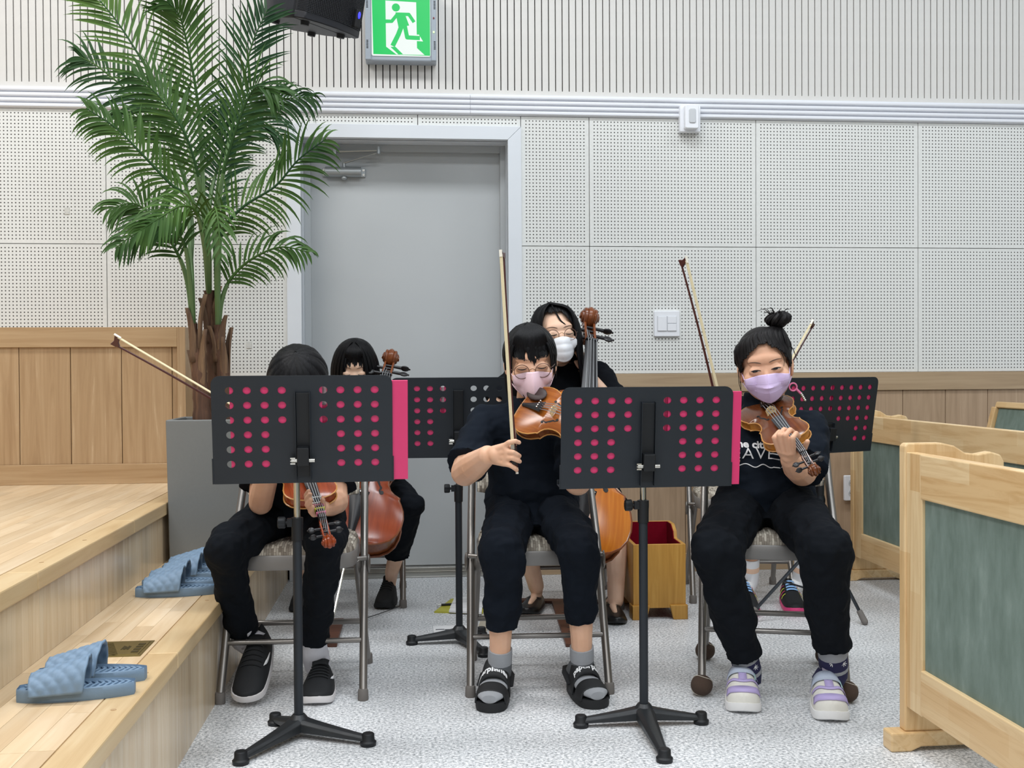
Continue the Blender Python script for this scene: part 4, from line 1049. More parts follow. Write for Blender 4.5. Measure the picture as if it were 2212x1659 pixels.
t = thing('endpin_board', 'brown T-shaped endpin board under the feet of the woman', 'endpin board', (0.585, 4.120, 0.000))
for nm, a, c, wd in (('long_arm', (0.612, 4.490, 0.000), (0.571, 3.786, 0.000), 0.03), ('cross_arm', (0.422, 4.559, 0.000), (0.870, 4.469, 0.000), 0.025)):
    a, c = V(a), V(c); u = (c - a).normalized(); w_ = V((-u.y, u.x, 0)) * wd; b = MB()
    b.prism([tuple((a + w_).xy), tuple((c + w_).xy), tuple((c - w_).xy), tuple((a - w_).xy)], lambda p, q, d: V((p, q, d)), 0.0 if nm == 'long_arm' else 0.0005, 0.014 if nm == 'long_arm' else 0.012); o = b.build(nm, 'board_brown', t, False, 0.002, world=True)
    if nm == 'long_arm':
        for k in range(7):
            p = lerp(a, c, 0.3 + 0.09 * k); b = MB(); b.lathe(((0.008, 0.0138), (0.006, 0.0146)), 10, Matrix.Translation(p)); b.build('pin_hole', 'ebony', o, world=True)
t = thing('endpin_stop', 'small brown endpin board in front of the young cellist', 'endpin board', (-0.291, 4.075, 0.000))
a, c = V((-0.307, 4.264, 0.000)), V((-0.281, 3.884, 0.000)); b = MB(); b.box((a.x - 0.026, c.y, 0), (a.x + 0.026, a.y, 0.018)); b.build('block', 'board_brown', t, False, 0.002, world=True)
b = MB(); b.tube(bez([(-0.276, 4.175, 0.020), (-0.195, 4.278, 0.012), (-0.125, 4.394, 0.008), (-0.065, 4.499, 0.006)], 20), 0.0018, 6); b.build('strap', 'cable', t, world=True)
b = MB(); p = V((-0.062, 4.508, 0.000)); b.tube([p + V((0.020 * math.cos(k * PI / 10), 0.020 * math.sin(k * PI / 10), 0.005)) for k in range(21)], 0.0016, 6); b.build('strap_ring', 'steel', t, world=True)

# ------------------------------------------------------------------ violins and cellos (x: tail to scroll, y: across, z: out of the top)
OUT = [(0.0, 0.0), (0.003, 0.06), (0.010, 0.125), (0.028, 0.185), (0.06, 0.235), (0.11, 0.272), (0.17, 0.290), (0.225, 0.293), (0.28, 0.283), (0.325, 0.262), (0.355, 0.246), (0.374, 0.246),
       (0.380, 0.232), (0.395, 0.205), (0.42, 0.178), (0.46, 0.160), (0.51, 0.153), (0.56, 0.157), (0.605, 0.172), (0.635, 0.192), (0.652, 0.212),
       (0.660, 0.207), (0.69, 0.207), (0.74, 0.220), (0.79, 0.231), (0.84, 0.234), (0.89, 0.222), (0.935, 0.192), (0.968, 0.148), (0.99, 0.09), (0.998, 0.045), (1.0, 0.0)]
def fiddle(kind, label, M, L, top, ribm, back, group=None, rib=0.09, endpin=0.0, chin=True, neck=0.37, brh=0.095, tapes=(), fb='ebony', star=False):
    t = thing(kind, label, kind, M=M, group=group)
    k = L
    st = [(a * k, w * k) for a, w in OUT]
    R = rib * k
    arch = 0.045 * k
    def plate(z, sgn, ov):
        NV = 14; vs = []; fs = []
        edge = 0.010 * k
        for (x, w) in st:
            w2 = w + (ov if w > 0 else 0)
            for j in range(NV + 1):
                s = -1 + 2 * j / NV; e_ = max(0.0, 1 - abs(s) ** 2.6)
                lx = x / k; pr = max(0.0, math.sin(PI * min(1, max(0, lx)))) ** 0.55
                vs.append(V((x + (lx - 0.5) * ov * 2, s * w2, z + sgn * (edge * 0.4 + arch * e_ * pr * min(1, w / (0.16 * k) if w else 0)))))
        n = NV + 1
        for i in range(len(st) - 1):
            for j in range(NV): fs.append((i*n+j, i*n+j+1, (i+1)*n+j+1, (i+1)*n+j))
        return vs, fs
    def topz(x, y):
        lx = x / k; w = 0.2 * k
        for (a, wa), (c, wc) in zip(st, st[1:]):
            if a <= x <= c and c > a: w = wa + (wc - wa) * (x - a) / (c - a)
        s = min(1, abs(y) / max(w, 1e-6)); return R + 0.004 * k + arch * max(0, 1 - s ** 2.6) * max(0, math.sin(PI * lx)) ** 0.55
    for nm, z, sg, m in (('top_plate', R, 1, top), ('back_plate', 0.0, -1, back)):
        b = MB(); b.add(*plate(z, sg, 0.010 * k)); o = b.build(nm, m, t); o.data.polygons.foreach_set('use_smooth', [True] * len(o.data.polygons))
        q = MB(); loop = [(x + (x / k - 0.5) * 0.02 * k, w + 0.010 * k if w else 0) for x, w in st]
        pts = [V((x, w, z)) for x, w in loop] + [V((x, -w, z)) for x, w in reversed(loop[1:-1])]
        q.tube(pts + [pts[0]], 0.0085 * k, 6, flat=0.8, up=(0, 0, 1)); q.build('edge', 'edge_light' if kind == 'violin' else ribm, o)
    b = MB(); pts = [(x, w) for x, w in st] + [(x, -w) for x, w in reversed(st[1:-1])]
    b.ring_loft([[V((x, y, z)) for x, y in pts] for z in (0.0, R * 0.5, R)], cap=False); b.build('ribs', ribm, t)
    # f-holes
    for s in (-1, 1):
        b = MB(); cx, cy = 0.445 * k, 0.105 * k
        sh = [(-0.075, 0.030), (-0.070, 0.016), (-0.055, 0.018), (-0.035, 0.022), (0.0, 0.002), (0.038, -0.018), (0.058, -0.016), (0.073, -0.024), (0.076, -0.036)]
        wv = [0.009, 0.005, 0.006, 0.010, 0.011, 0.010, 0.006, 0.005, 0.008]
        pts = []
        for (a, c), w_ in zip(sh, wv): pts.append((cx + a * k, s * (cy + c * k)))
        P = bez([(x, y, 0) for x, y in pts], 24); lo = []; hi = []
        for i, p in enumerate(P):
            tg = (P[min(i + 1, 24)] - P[max(i - 1, 0)]).normalized(); nr = V((-tg.y, tg.x, 0)); f = i / 24 * 8; a = min(int(f), 7); ww = (wv[a] + (wv[a + 1] - wv[a]) * (f - a)) * k * 0.8
            for L_, q in ((lo, p + nr * ww), (hi, p - nr * ww)): L_.append(V((q.x, q.y, topz(q.x, q.y) + 0.0022 * k)))
        n = len(lo); b.add(lo + hi, [(i, i + 1, n + i + 1, n + i) for i in range(n - 1)])
        for q in (P[0], P[-1]):
            b.lathe(((0.0155 * k, topz(q.x, q.y) + 0.0008 * k), (0.0155 * k, topz(q.x, q.y) + 0.0026 * k)), 12, Matrix.Translation((q.x, q.y, 0)))
        b.build('f_hole', 'black_soft', t, False)
    # bridge
    xb = 0.45 * k; zt = topz(xb, 0); bh = brh * k
    prof = [(-0.060, -0.012), (-0.036, -0.012), (-0.030, 0.014), (0.030, 0.014), (0.036, -0.012), (0.060, -0.012), (0.050, 0.035), (0.056, 0.62), (0.030, 0.92), (0, 1.0), (-0.030, 0.92), (-0.056, 0.62), (-0.050, 0.035)]
    prof = [(y * k, z * bh if i > 5 else z * k) for i, (y, z) in enumerate(prof)]
    me = flat_mesh([prof, circ(-0.030 * k, 0.48 * bh, 0.010 * k, 10), circ(0.030 * k, 0.48 * bh, 0.010 * k, 10), circ(0, 0.60 * bh, 0.012 * k, 10)], 0.010 * k)
    me.transform(Matrix.Translation((xb, 0, zt)) @ Matrix(((0, 0, 1, 0), (1, 0, 0, 0), (0, 1, 0, 0), (0, 0, 0, 1)))); obj('bridge', me, 'maple', t, False)
    # neck, fingerboard, pegbox
    xn = k * (1 + neck); zn = R + 0.035 * k
    def zf(x): return zn + (x - xn) * -0.085
    b = MB(); rings = []
    for q in range(9):
        u = q / 8; x = 0.985 * k + (xn - 0.985 * k) * u; w_ = (0.046 - 0.012 * u) * k; dp = (0.055 - 0.012 * u) * k if u > 0.12 else (0.14 - 0.7 * u) * k
        rings.append([V((x, w_ * math.cos(a), zf(x) - 0.012 * k + min(0, math.sin(a)) * dp)) for a in [2 * PI * j / 14 for j in range(14)]])
    b.ring_loft(rings); b.build('neck', back, t)
    b = MB(); rings = []
    for q in range(13):
        u = q / 12; x = 0.64 * k + (xn - 0.64 * k) * u; w_ = (0.064 - 0.028 * u) * k
        rings.append([V((x, w_ * s, zf(x) - 0.012 * k + h * k)) for s, h in ((-1, 0), (-1, 0.012), (-0.55, 0.022), (0, 0.026), (0.55, 0.022), (1, 0.012), (1, 0))])
    b.ring_loft(rings); b.build('fingerboard', fb, t)
    b = MB(); b.box((xn, -0.036 * k, zf(xn) - 0.014 * k), (xn + 0.012 * k, 0.036 * k, zf(xn) + 0.018 * k)); b.build('nut', 'ivory' if star else 'ebony', t, False)
    xe = xn + 0.20 * k; dz = -0.075 * k; ztop = zf(xn)
    for s in (-1, 1):
        b = MB(); b.prism([(xn + 0.005 * k, -0.012 * k), (xe, dz - 0.0 * k), (xe + 0.02 * k, dz - 0.05 * k), (xn + 0.02 * k, -0.085 * k)], lambda a, c, d: V((a, d, ztop + c)), s * 0.022 * k, s * 0.036 * k); b.build('pegbox_cheek', back, t, True, 0.001)
    b = MB(); b.prism([(xn + 0.012 * k, -0.06 * k), (xe, dz - 0.035 * k), (xe + 0.01 * k, dz - 0.055 * k), (xn + 0.02 * k, -0.085 * k)], lambda a, c, d: V((a, d, ztop + c)), -0.024 * k, 0.024 * k); b.build('pegbox_floor', back, t, False)
    cs = V((xe + 0.045 * k, 0, ztop + dz - 0.015 * k)); b = MB()
    if star:
        n = 10; poly = []
        for i in range(n):
            r_ = (0.085 if i % 2 == 0 else 0.042) * k; a = 2 * PI * i / n + 0.3; poly.append((r_ * math.cos(a), r_ * math.sin(a)))
        b.prism(poly, lambda a, c, d: V((cs.x + d + 0.02 * k, cs.y + a, cs.z + c)), -0.02 * k, 0.03 * k); b.ell(cs, (0.06 * k, 0.035 * k, 0.045 * k))
    else:
        pts = []; rad = []
        for i in range(46):
            a = 2.1 * PI * 2 * i / 45; r_ = 0.052 * k * (1 - 0.80 * i / 45); pts.append(cs + V((-math.cos(a - 0.9) * r_ , 0, -math.sin(a - 0.9) * r_ * -1))); rad.append((0.016 - 0.006 * i / 45) * k)
        for s in (-1, 1):
            b.tube([p + V((0, s * (0.022 + 0.034 * i / 45) * k, 0)) for i, p in enumerate(pts)], rad, 7)
        b.tube([p for p in pts[:18]], [0.024 * k] * 18, 8); b.cyl(cs + V((0, -0.062 * k, 0)), cs + V((0, 0.062 * k, 0)), 0.016 * k, n=12); b.ell(cs, (0.035 * k, 0.045 * k, 0.035 * k))
    b.build('scroll', back, t)
    pegs = []
    for i in range(4):
        s = 1 if i % 2 == 0 else -1; x = xn + (0.045 + 0.037 * i) * k; z = ztop - 0.030 * k + (x - xn) * -0.33
        b = MB(); b.cyl((x, -s * 0.040 * k, z), (x, s * 0.092 * k, z), 0.0085 * k, 0.012 * k, 10); b.ell((x, s * 0.118 * k, z), (0.030 * k, 0.032 * k, 0.012 * k), Matrix.Rotation(0.5 * i, 4, 'Y')); b.ell((x, s * 0.152 * k, z), 0.007 * k); b.build('peg', 'ebony', t); pegs.append((x, z))
    # tailpiece and strings
    xt = 0.31 * k; zt2 = zt + 0.50 * bh
    b = MB(); rings = []
    for q in range(8):
        u = q / 7; x = 0.03 * k + (xt - 0.03 * k) * u; w_ = (0.020 + 0.046 * u ** 1.3) * k; z = R + 0.03 * k + (zt2 - R - 0.03 * k) * u
        rings.append([V((x, w_ * s, z + h * k)) for s, h in ((-1, -0.008), (-1, 0.004), (-0.5, 0.014), (0, 0.018), (0.5, 0.014), (1, 0.004), (1, -0.008))])
    b.ring_loft(rings); tp = b.build('tailpiece', 'ebony', t)
    for i, s in enumerate((-1.5, -0.5, 0.5, 1.5)):
        zb = zt + bh * (1.0 - 0.035 * s * s) + 0.002 * k; yn = s * 0.0165 * k
        b = MB(); b.tube([(xt, s * 0.026 * k, zt2 + 0.015 * k), (xb, s * 0.031 * k, zb), (xn, yn, zf(xn) + 0.020 * k), (pegs[i][0], yn * 0.8, pegs[i][1] + 0.006 * k)], (0.0042 if kind == 'violin' else 0.0028) * k, 5); b.build('string', 'string', t)
        b = MB(); b.cyl((xt - 0.03 * k, s * 0.026 * k, zt2 + 0.02 * k), (xt - 0.03 * k, s * 0.026 * k, zt2 + 0.045 * k), 0.006 * k, n=8); b.build('fine_tuner', 'steel', tp)
    b = MB(); b.cyl((0.0, 0, R * 0.5), (-0.03 * k, 0, R * 0.5), 0.012 * k, n=10); b.build('end_button', 'ebony', t)
    if chin:
        b = MB(); pts = []
        b.ell((0.125 * k, 0.150 * k, R + 0.060 * k), (0.125 * k, 0.090 * k, 0.022 * k));
        for y in (0.02, 0.09): b.cyl((-0.012 * k, y * k, -0.02 * k), (-0.012 * k, y * k, R + 0.07 * k), 0.008 * k, n=8)
        fuse('chin_rest', b, 'chinrest_wood', t, 0.003, 2, world=False)
    if endpin:
        b = MB(); b.cyl((0.01 * k, 0, R * 0.5), (-0.05 * k, 0, R * 0.5), 0.028 * k, 0.022 * k, 12); b.build('endpin_collar', 'ebony', t)
        b = MB(); b.tube([(0, 0, R * 0.5), (-endpin, 0, R * 0.5)], 0.0045, 8); b.tube([(-endpin, 0, R * 0.5), (-endpin - 0.012, 0, R * 0.5)], [0.0045, 0.001], 8); b.build('endpin', 'chrome', t)
    for u, m in tapes:
        x = xn - u * k; w_ = (0.064 - 0.028 * (x - 0.64 * k) / (xn - 0.64 * k) + 0.004) * k; b = MB()
        b.box((x - 0.006 * k, -w_, zf(x) - 0.02 * k), (x + 0.006 * k, w_, zf(x) + 0.020 * k)); b.build('finger_tape', m, t, False)
    return t
def FM(bridge, scroll, nrm, L, rib=0.09):
    a = (V(scroll) - V(bridge)).normalized(); M = frame(bridge, a, nrm); o = V(bridge) - a * 0.45 * L - M.to_3x3() @ V((0, 0, rib * L + 0.04 * L)); M.translation = o; return M
VR = FM((1.101, 3.190, 0.857), (1.105, 2.862, 0.733), (-0.38, -0.46, 0.80), 0.290)
fiddle('violin', 'brown violin held by the girl in the lavender mask', VR, 0.290, 'violin_brown', 'violin_rib', 'violin_brown', 'violins being played', fb='ebony_grey')
VC = FM((0.428, 3.200, 0.867), (0.659, 2.985, 0.796), (-0.20, -0.80, 0.56), 0.300)
fiddle('violin', 'amber violin under the chin of the girl in the pink mask', VC, 0.300, 'violin_amber', 'violin_brown', 'violin_brown', 'violins being played')
VL = FM((-0.335, 3.250, 0.719), (-0.227, 2.920, 0.549), (0.05, -0.52, 0.85), 0.315)
fiddle('violin', 'red-brown violin with taped fingerboard held by the violinist beside the step', VL, 0.315, 'violin_red', 'violin_red', 'violin_red', 'violins being played',
       tapes=((0.28, 'tape_white'), (0.20, 'tape_white'), (0.17, 'tape_pink'), (0.12, 'tape_yellow'), (0.06, 'tape_pink')))
def CMx(tail, scroll, nrm, L):
    M = frame(tail, V(scroll) - V(tail), nrm); return M
TL = 0.60
fiddle('cello', 'red-brown cello played by the girl in the black mask', CMx((-0.252, 4.100, 0.302), (-0.109, 4.700, 0.989), (0.10, -0.78, 0.62), TL), TL, 'cello_red', 'cello_rib', 'cello_rib', 'cellos', rib=0.155, endpin=0.30, chin=False, neck=0.36, brh=0.12)
TT = 0.70
fiddle('cello', 'amber cello leaning against the woman in glasses', CMx((0.592, 4.060, 0.265), (0.757, 4.660, 1.176), (0.16, -0.82, 0.55), TT), TT, 'cello_amber', 'cello_rib', 'cello_rib', 'cellos', rib=0.155, endpin=0.24, chin=False, neck=0.36, brh=0.12)

# ------------------------------------------------------------------ bows
def bow(label, tip, end, hairdir):
    tip, end = V(tip), V(end); ax = (end - tip); L = ax.length; M = frame(tip, ax, hairdir)
    t = thing('bow', label, 'bow', M=M, group='violin bows')
    b = MB(); b.tube([(L * i / 20, 0, 0.008 * math.sin(PI * i / 20)) for i in range(20)] + [(L - 0.018, 0, 0)], [0.0028 + 0.0012 * i / 20 for i in range(21)], 8); b.build('stick', 'bow_stick', t)
    b = MB(); b.prism([(-0.004, -0.004), (0.012, -0.003), (0.020, 0.004), (0.012, 0.012), (0.010, 0.026), (-0.006, 0.026), (0.0, 0.010)], lambda a, c, d: V((a, d, c)), -0.004, 0.004); hd = b.build('head', 'bow_stick', t, True, 0.001)
    b = MB(); b.box((-0.009, -0.0042, 0.026), (0.011, 0.0042, 0.028)); b.build('tip_plate', 'ivory', hd, False)
    b = MB(); b.box((0.004, -0.0045, 0.0235), (L - 0.075, 0.0045, 0.0255)); b.build('hair', 'bow_hair', t, False)
    b = MB(); b.prism([(L - 0.075, 0.003), (L - 0.028, 0.003), (L - 0.028, 0.025), (L - 0.070, 0.025), (L - 0.076, 0.020)], lambda a, c, d: V((a, d, c)), -0.006, 0.006); fg = b.build('frog', 'ebony', t, True, 0.0015)
    b = MB(); b.cyl((L - 0.05, -0.0065, 0.014), (L - 0.05, 0.0065, 0.014), 0.004, n=10); b.build('eye', 'ivory', fg)
    b = MB(); b.box((L - 0.084, -0.0055, 0.019), (L - 0.072, 0.0055, 0.0265)); b.build('ferrule', 'chrome', fg, False)
    b = MB(); b.tube([(L - 0.13, 0, 0.0005), (L - 0.08, 0, 0.0)], 0.0046, 8); b.build('grip', 'chrome', t)
    b = MB(); b.cyl((L - 0.018, 0, 0), (L - 0.013, 0, 0), 0.0042, n=10); b.cyl((L - 0.006, 0, 0), (L, 0, 0), 0.004, n=10); b.build('button', 'ivory', t)
    b = MB(); b.cyl((L - 0.013, 0, 0), (L - 0.006, 0, 0), 0.004, n=10); b.build('button_ring', 'ebony', t)
    return t
bow('bow raised to the left by the violinist beside the step', (-0.809, 2.970, 1.078), (-0.367, 3.060, 0.793), (0.35, -0.4, 0.85))
bow('upright bow in the hand of the girl in the pink mask', (0.260, 3.030, 1.331), (0.293, 3.012, 0.704), (-0.40, -0.92, 0))
bow('slanting bow of the girl in the lavender mask', (0.766, 3.000, 1.310), (0.906, 3.010, 0.747), (0.45, -0.88, 0.1))
bow('short glimpse of a bow behind the head of the lavender mask girl', (1.601, 4.140, 1.175), (1.268, 4.100, 0.617), (-0.65, -0.72, 0.2))

# ------------------------------------------------------------------ people
def hair_cap(H, line, puff=1.0, back_z=-0.085):
    """shell over the skull; line(az) gives the lower border height for azimuth az (0 = face, pi = nape)"""
    C = V((0, 0.020, 0.030)); RX, RY, RZ = 0.081 * puff, 0.097 * puff, 0.092 * puff
    b = MB()
    def fn(u, v):
        az = (u - 0.5) * 2 * PI; zb = line(az); eb = math.asin(max(-0.98, min(0.999, (zb - C.z) / RZ)))
        el = PI / 2 * (1 - v) + eb * v
        x = RX * math.cos(el) * math.sin(az); y = -RY * math.cos(el) * math.cos(az); z = RZ * math.sin(el)
        # temples stay close to the head
        return H @ (C + V((x, y, z)))
    b.grid(fn, 72, 30)
    return b
def lock(b, pts, w, th, up, n=10):
    P = bez(pts, n); R = [w * (0.55 + 0.55 * math.sin(PI * min(1, (0.18 + 0.78 * i / n)))) for i in range(n + 1)]; R[-1] = w * 0.12
    b.tube(P, R, 8, flat=th, up=up)

class Body: pass
def person(label, J, skin='skin_a', tee='tee_black', s=1.0, hs=1.0, hrot=(0, 0, 0), hair='hair_black', arm=(0.044, 0.037, 0.024), tee_r=None, trou='trouser_black', hem=(0.052, 0.052), hemt=(0.62, 0.62), hands=None, knee_r=0.066, thigh_r=0.085, vox=0.0042, chub=1.0, skirt=False, cat='person'):
    P = {k: V(v) for k, v in J.items() if k != 'x'}
    root = thing('person', label, cat, (P['pelvis'].x, P['pelvis'].y, 0), group='young players and their teacher')
    H = Matrix.Translation(P['head']) @ Matrix.Rotation(math.radians(hrot[1]), 4, 'Z') @ Matrix.Rotation(math.radians(hrot[0]), 4, 'X') @ Matrix.Rotation(math.radians(hrot[2]), 4, 'Y') @ Matrix.Scale(hs, 4)
    b = MB(); hd = MB()
    hd.ell((0, 0.018, 0.035), (0.073, 0.088, 0.080), nu=28, nv=18); hd.ell((0, -0.018, -0.025), (0.061 * chub, 0.066, 0.080), nu=28, nv=18); hd.ell((0, -0.034, -0.068), (0.045, 0.045, 0.035)); hd.ell((0, -0.058, -0.088), (0.022, 0.020, 0.016))
    for q in (-1, 1):
        hd.ell((q * 0.037 * chub, -0.050, -0.030), (0.028, 0.026, 0.030)); hd.ell((q * 0.0745, 0.014, -0.012), (0.008, 0.019, 0.029), Matrix.Rotation(q * 0.35, 4, 'Z')); hd.ell((q * 0.079, 0.016, -0.002), (0.006, 0.014, 0.020), Matrix.Rotation(q * 0.5, 4, 'Z'))
        hd.ell((q * 0.031, -0.068, 0.0), (0.021, 0.014, 0.015))
    hd.ell((0, -0.056, 0.030), (0.052, 0.024, 0.026)); hd.chain([(0, -0.070, 0.0), (0, -0.084, -0.022), (0, -0.089, -0.032)], (0.010, 0.010, 0.011)); hd.ell((-0.010, -0.084, -0.034), 0.008); hd.ell((0.010, -0.084, -0.034), 0.008)
    hd.ell((0, -0.080, -0.058), (0.022, 0.010, 0.006)); hd.ell((0, -0.079, -0.066), (0.018, 0.010, 0.006))
    b.add([H @ V(v) for v in hd.v], hd.f)
    b.rc(P['neck'], H @ V((0, 0.020, -0.045)), 0.043 * s, 0.041 * hs)
    pel, nk = P['pelvis'], P['neck']; ch = P.get('chest', lerp(pel, nk, 0.62)); sR, sL = P['shR'], P['shL']
    ax = (sL - sR); ax.z = 0; ax.normalize(); Rz = Matrix.Rotation(math.atan2(ax.y, ax.x), 4, 'Z')
    b.ell(pel, (0.115 * s, 0.085 * s, 0.085 * s), Rz); b.ell(lerp(pel, ch, 0.5), (0.105 * s, 0.078 * s, 0.12 * s), Rz); b.ell(ch, (0.115 * s, 0.080 * s, 0.11 * s), Rz)
    b.rc(sR, lerp(sR, sL, 0.5) + V((0, 0, 0.01)), 0.040 * s, 0.05 * s); b.rc(sL, lerp(sR, sL, 0.5) + V((0, 0, 0.01)), 0.040 * s, 0.05 * s)
    for q in 'RL':
        b.chain([P['sh' + q], P['el' + q]], (arm[0], arm[1])); m = lerp(P['el' + q], P['wr' + q], 0.4)
        b.chain([P['el' + q], m, P['wr' + q]], (arm[1], arm[1] * 0.98, arm[2]))
        hip = pel + Rz @ V(((-1 if q == 'R' else 1) * 0.066 * s, 0, -0.01)); P['hip' + q] = hip
        kn, an = P['kn' + q], P['an' + q]
        b.chain([hip, kn], (0.062 * s, 0.046 * s)); calf = lerp(kn, an, 0.32) + V((0, 0.012, 0)); b.chain([kn, calf, lerp(kn, an, 0.75), an], (0.044 * s, 0.045 * s, 0.034 * s, 0.030 * s))
        he, to = P['he' + q], P['to' + q]; b.chain([an, lerp(he, to, 0.16) + V((0, 0, 0.042 * s))], (0.029 * s, 0.018 * s)); b.chain([lerp(an, lerp(he, to, 0.2), 0.4), lerp(he, to, 0.5) + V((0, 0, 0.040 * s)), lerp(he, to, 0.80) + V((0, 0, 0.036 * s))], (0.022 * s, 0.014 * s, 0.009 * s))
    for h in (hands or []): h(b)
    o = fuse('body', b, skin, root, vox, 3 if vox > 0.004 else 2, keep=0.5 if vox > 0.004 else 0.35)
    # t-shirt
    r = tee_r or (0.140, 0.108)
    t = MB(); top = lerp(sR, sL, 0.5)
    def ring(c, rx, ry, n=28, rot=Rz): return [c + rot @ V((rx * math.copysign(abs(math.cos(a)) ** 0.85, math.cos(a)), ry * math.sin(a), 0)) for a in [2 * PI * i / n for i in range(n)]]
    base = pel + V((0, -0.02, -0.035))
    t.ring_loft([ring(base, r[0] * 1.04, r[1] * 1.12), ring(lerp(base, ch, 0.25), r[0] * 1.08, r[1] * 1.14), ring(lerp(base, ch, 0.6), r[0] * 1.0, r[1] * 1.04), ring(ch, r[0] * 1.02, r[1] * 1.0), ring(lerp(ch, top, 0.6), r[0] * 1.0, r[1] * 0.92), ring(top + V((0, 0, 0.018)), r[0] * 0.88, r[1] * 0.70), ring(lerp(top, nk, 0.5) + V((0, 0, 0.028)), r[0] * 0.50, r[1] * 0.58), ring(lerp(top, nk, 0.9) + V((0, 0, 0.030)), r[0] * 0.40, r[1] * 0.52)])
    for q in 'RL':
        a, e_ = P['sh' + q], P['el' + q]; w0 = arm[0] + 0.015; t.rc(a, lerp(a, e_, 0.35), w0, w0 + 0.006); t.cyl(lerp(a, e_, 0.2), lerp(a, e_, J.get('x', {}).get('slv' + q, 0.80)), w0 + 0.003, w0 + 0.014, 18); t.rc(a, top, w0 * 0.96, r[1] * 0.7)
    tee_o = fuse('t_shirt' if not skirt else 'dress', t, tee, root, 0.0062, 3, wrinkle=0.012, wscale=(9, 9, 16))
    # trousers
    t = MB(); t.ell(pel + V((0, 0, -0.015)), (r[0] * 0.98, r[1] * 1.02, 0.092), Rz)
    if not skirt:
        for i, q in enumerate('RL'):
            hip, kn, an = P['hip' + q], P['kn' + q], P['an' + q]; t.chain([hip, lerp(hip, kn, 0.55), kn], (thigh_r + 0.006, thigh_r, knee_r)); e_ = lerp(kn, an, hemt[i])
            t.tube([kn, lerp(kn, e_, 0.5), e_], [knee_r * 0.98, (knee_r + hem[i]) / 2, hem[i]], 20)
    else:
        for q in 'RL': t.chain([P['hip' + q], lerp(P['hip' + q], P['kn' + q], 0.5), P['kn' + q]], (0.10, 0.088, 0.062))
        t.ring_loft([[lerp(P['hipR'], P['hipL'], 0.5 + 0.55 * x) + V((0, 0, 0.075 * z)) for x, z in circ(0, 0, 1, 24)], [lerp(P['knR'], P['knL'], 0.5 + 0.58 * x) + V((0, 0.02, 0.06 * z)) for x, z in circ(0, 0, 1, 24)]])
        t.ring_loft([[lerp(P['knR'], P['knL'], 0.5 + 0.60 * x) + V((0, 0.07 * y + 0.03, dz)) for x, y in circ(0, 0, 1, 24)] for dz in (0.03, -0.06, -0.135)])
    tr = fuse('trousers' if not skirt else 'skirt', t, trou, root, 0.0055, 2, wrinkle=0.013, wscale=(10, 14, 12))
    bd = Body(); bd.root, bd.H, bd.o, bd.P, bd.tee, bd.hs, bd.hair = root, H, o, P, tee_o, hs, hair
    inv = wm(root).inverted(); bd.inv = inv
    me = o.data; bd.bvh = BVHTree.FromPolygons([v.co.copy() for v in me.vertices], [tuple(p.vertices) for p in me.polygons])
    me = tee_o.data; bd.tbvh = BVHTree.FromPolygons([v.co.copy() for v in me.vertices], [tuple(p.vertices) for p in me.polygons])
    d = (H.to_3x3() @ V((0, 1, 0))).normalized()
    def hit(x, z, off=0.0):
        p = inv @ (H @ V((x, -0.22, z))); h = bd.bvh.ray_cast(p, inv.to_3x3() @ d)
        q = h[0] if h[0] is not None else inv @ (H @ V((x, -0.03, z)))
        return H.inverted() @ (inv.inverted() @ q) + V((0, -off / hs, 0))
    bd.hit = hit
    return bd
def hp(bd, name, b, m, smooth=True, parent=None, **k):
    """part given in head space"""
    b.v = [tuple(bd.H @ V(p)) for p in b.v]
    return b.build(name, m, parent or bd.root, smooth, world=True, **k)

def eyes(bd, mode='closed', z=0.0, look=0.0, brow_z=0.024, dx=0.031):
    for q in (-1, 1):
        b = MB(); c = []
        for i in range(9):
            u = -1 + 2 * i / 8; x = q * dx + u * 0.0150; zz = z + (0.004 * u * u - 0.002 if mode == 'closed' else 0.0026 * (1 - u * u) + 0.0010 * q * u)
            c.append(bd.hit(x, zz, 0.0012))
        b.tube(c, [0.0007 + 0.0010 * math.sin(PI * i / 8) for i in range(9)], 6); hp(bd, 'lash_line', b, 'lash')
        if mode != 'closed':
            b = MB(); n = 10; top = [bd.hit(q * dx + (-1 + 2 * i / n) * 0.0145, z + 0.0024 * (1 - (-1 + 2 * i / n) ** 2), 0.0006) for i in range(n + 1)]; bot = [bd.hit(q * dx + (-1 + 2 * i / n) * 0.0145, z - 0.0030 * (1 - (-1 + 2 * i / n) ** 2), 0.0006) for i in range(n + 1)]
            b.add(top + bot, [(i, i + 1, n + 2 + i, n + 1 + i) for i in range(n)]); ew = hp(bd, 'eye', b, 'eye_white')
            b = MB(); p = bd.hit(q * dx + look, z - 0.0004, 0.0010); b.ell(p, (0.0082, 0.0010, 0.0032)); hp(bd, 'iris', b, 'iris', parent=ew)
        b = MB(); b.tube([bd.hit(q * (0.012 + 0.042 * i / 8), brow_z + 0.006 * math.sin(PI * i / 8 * 0.8), 0.0006) for i in range(9)], [0.0012, 0.0022, 0.0026, 0.0026, 0.0024, 0.0021, 0.0017, 0.0012, 0.0005], 6, flat=0.5); hp(bd, 'eyebrow', b, 'brow')

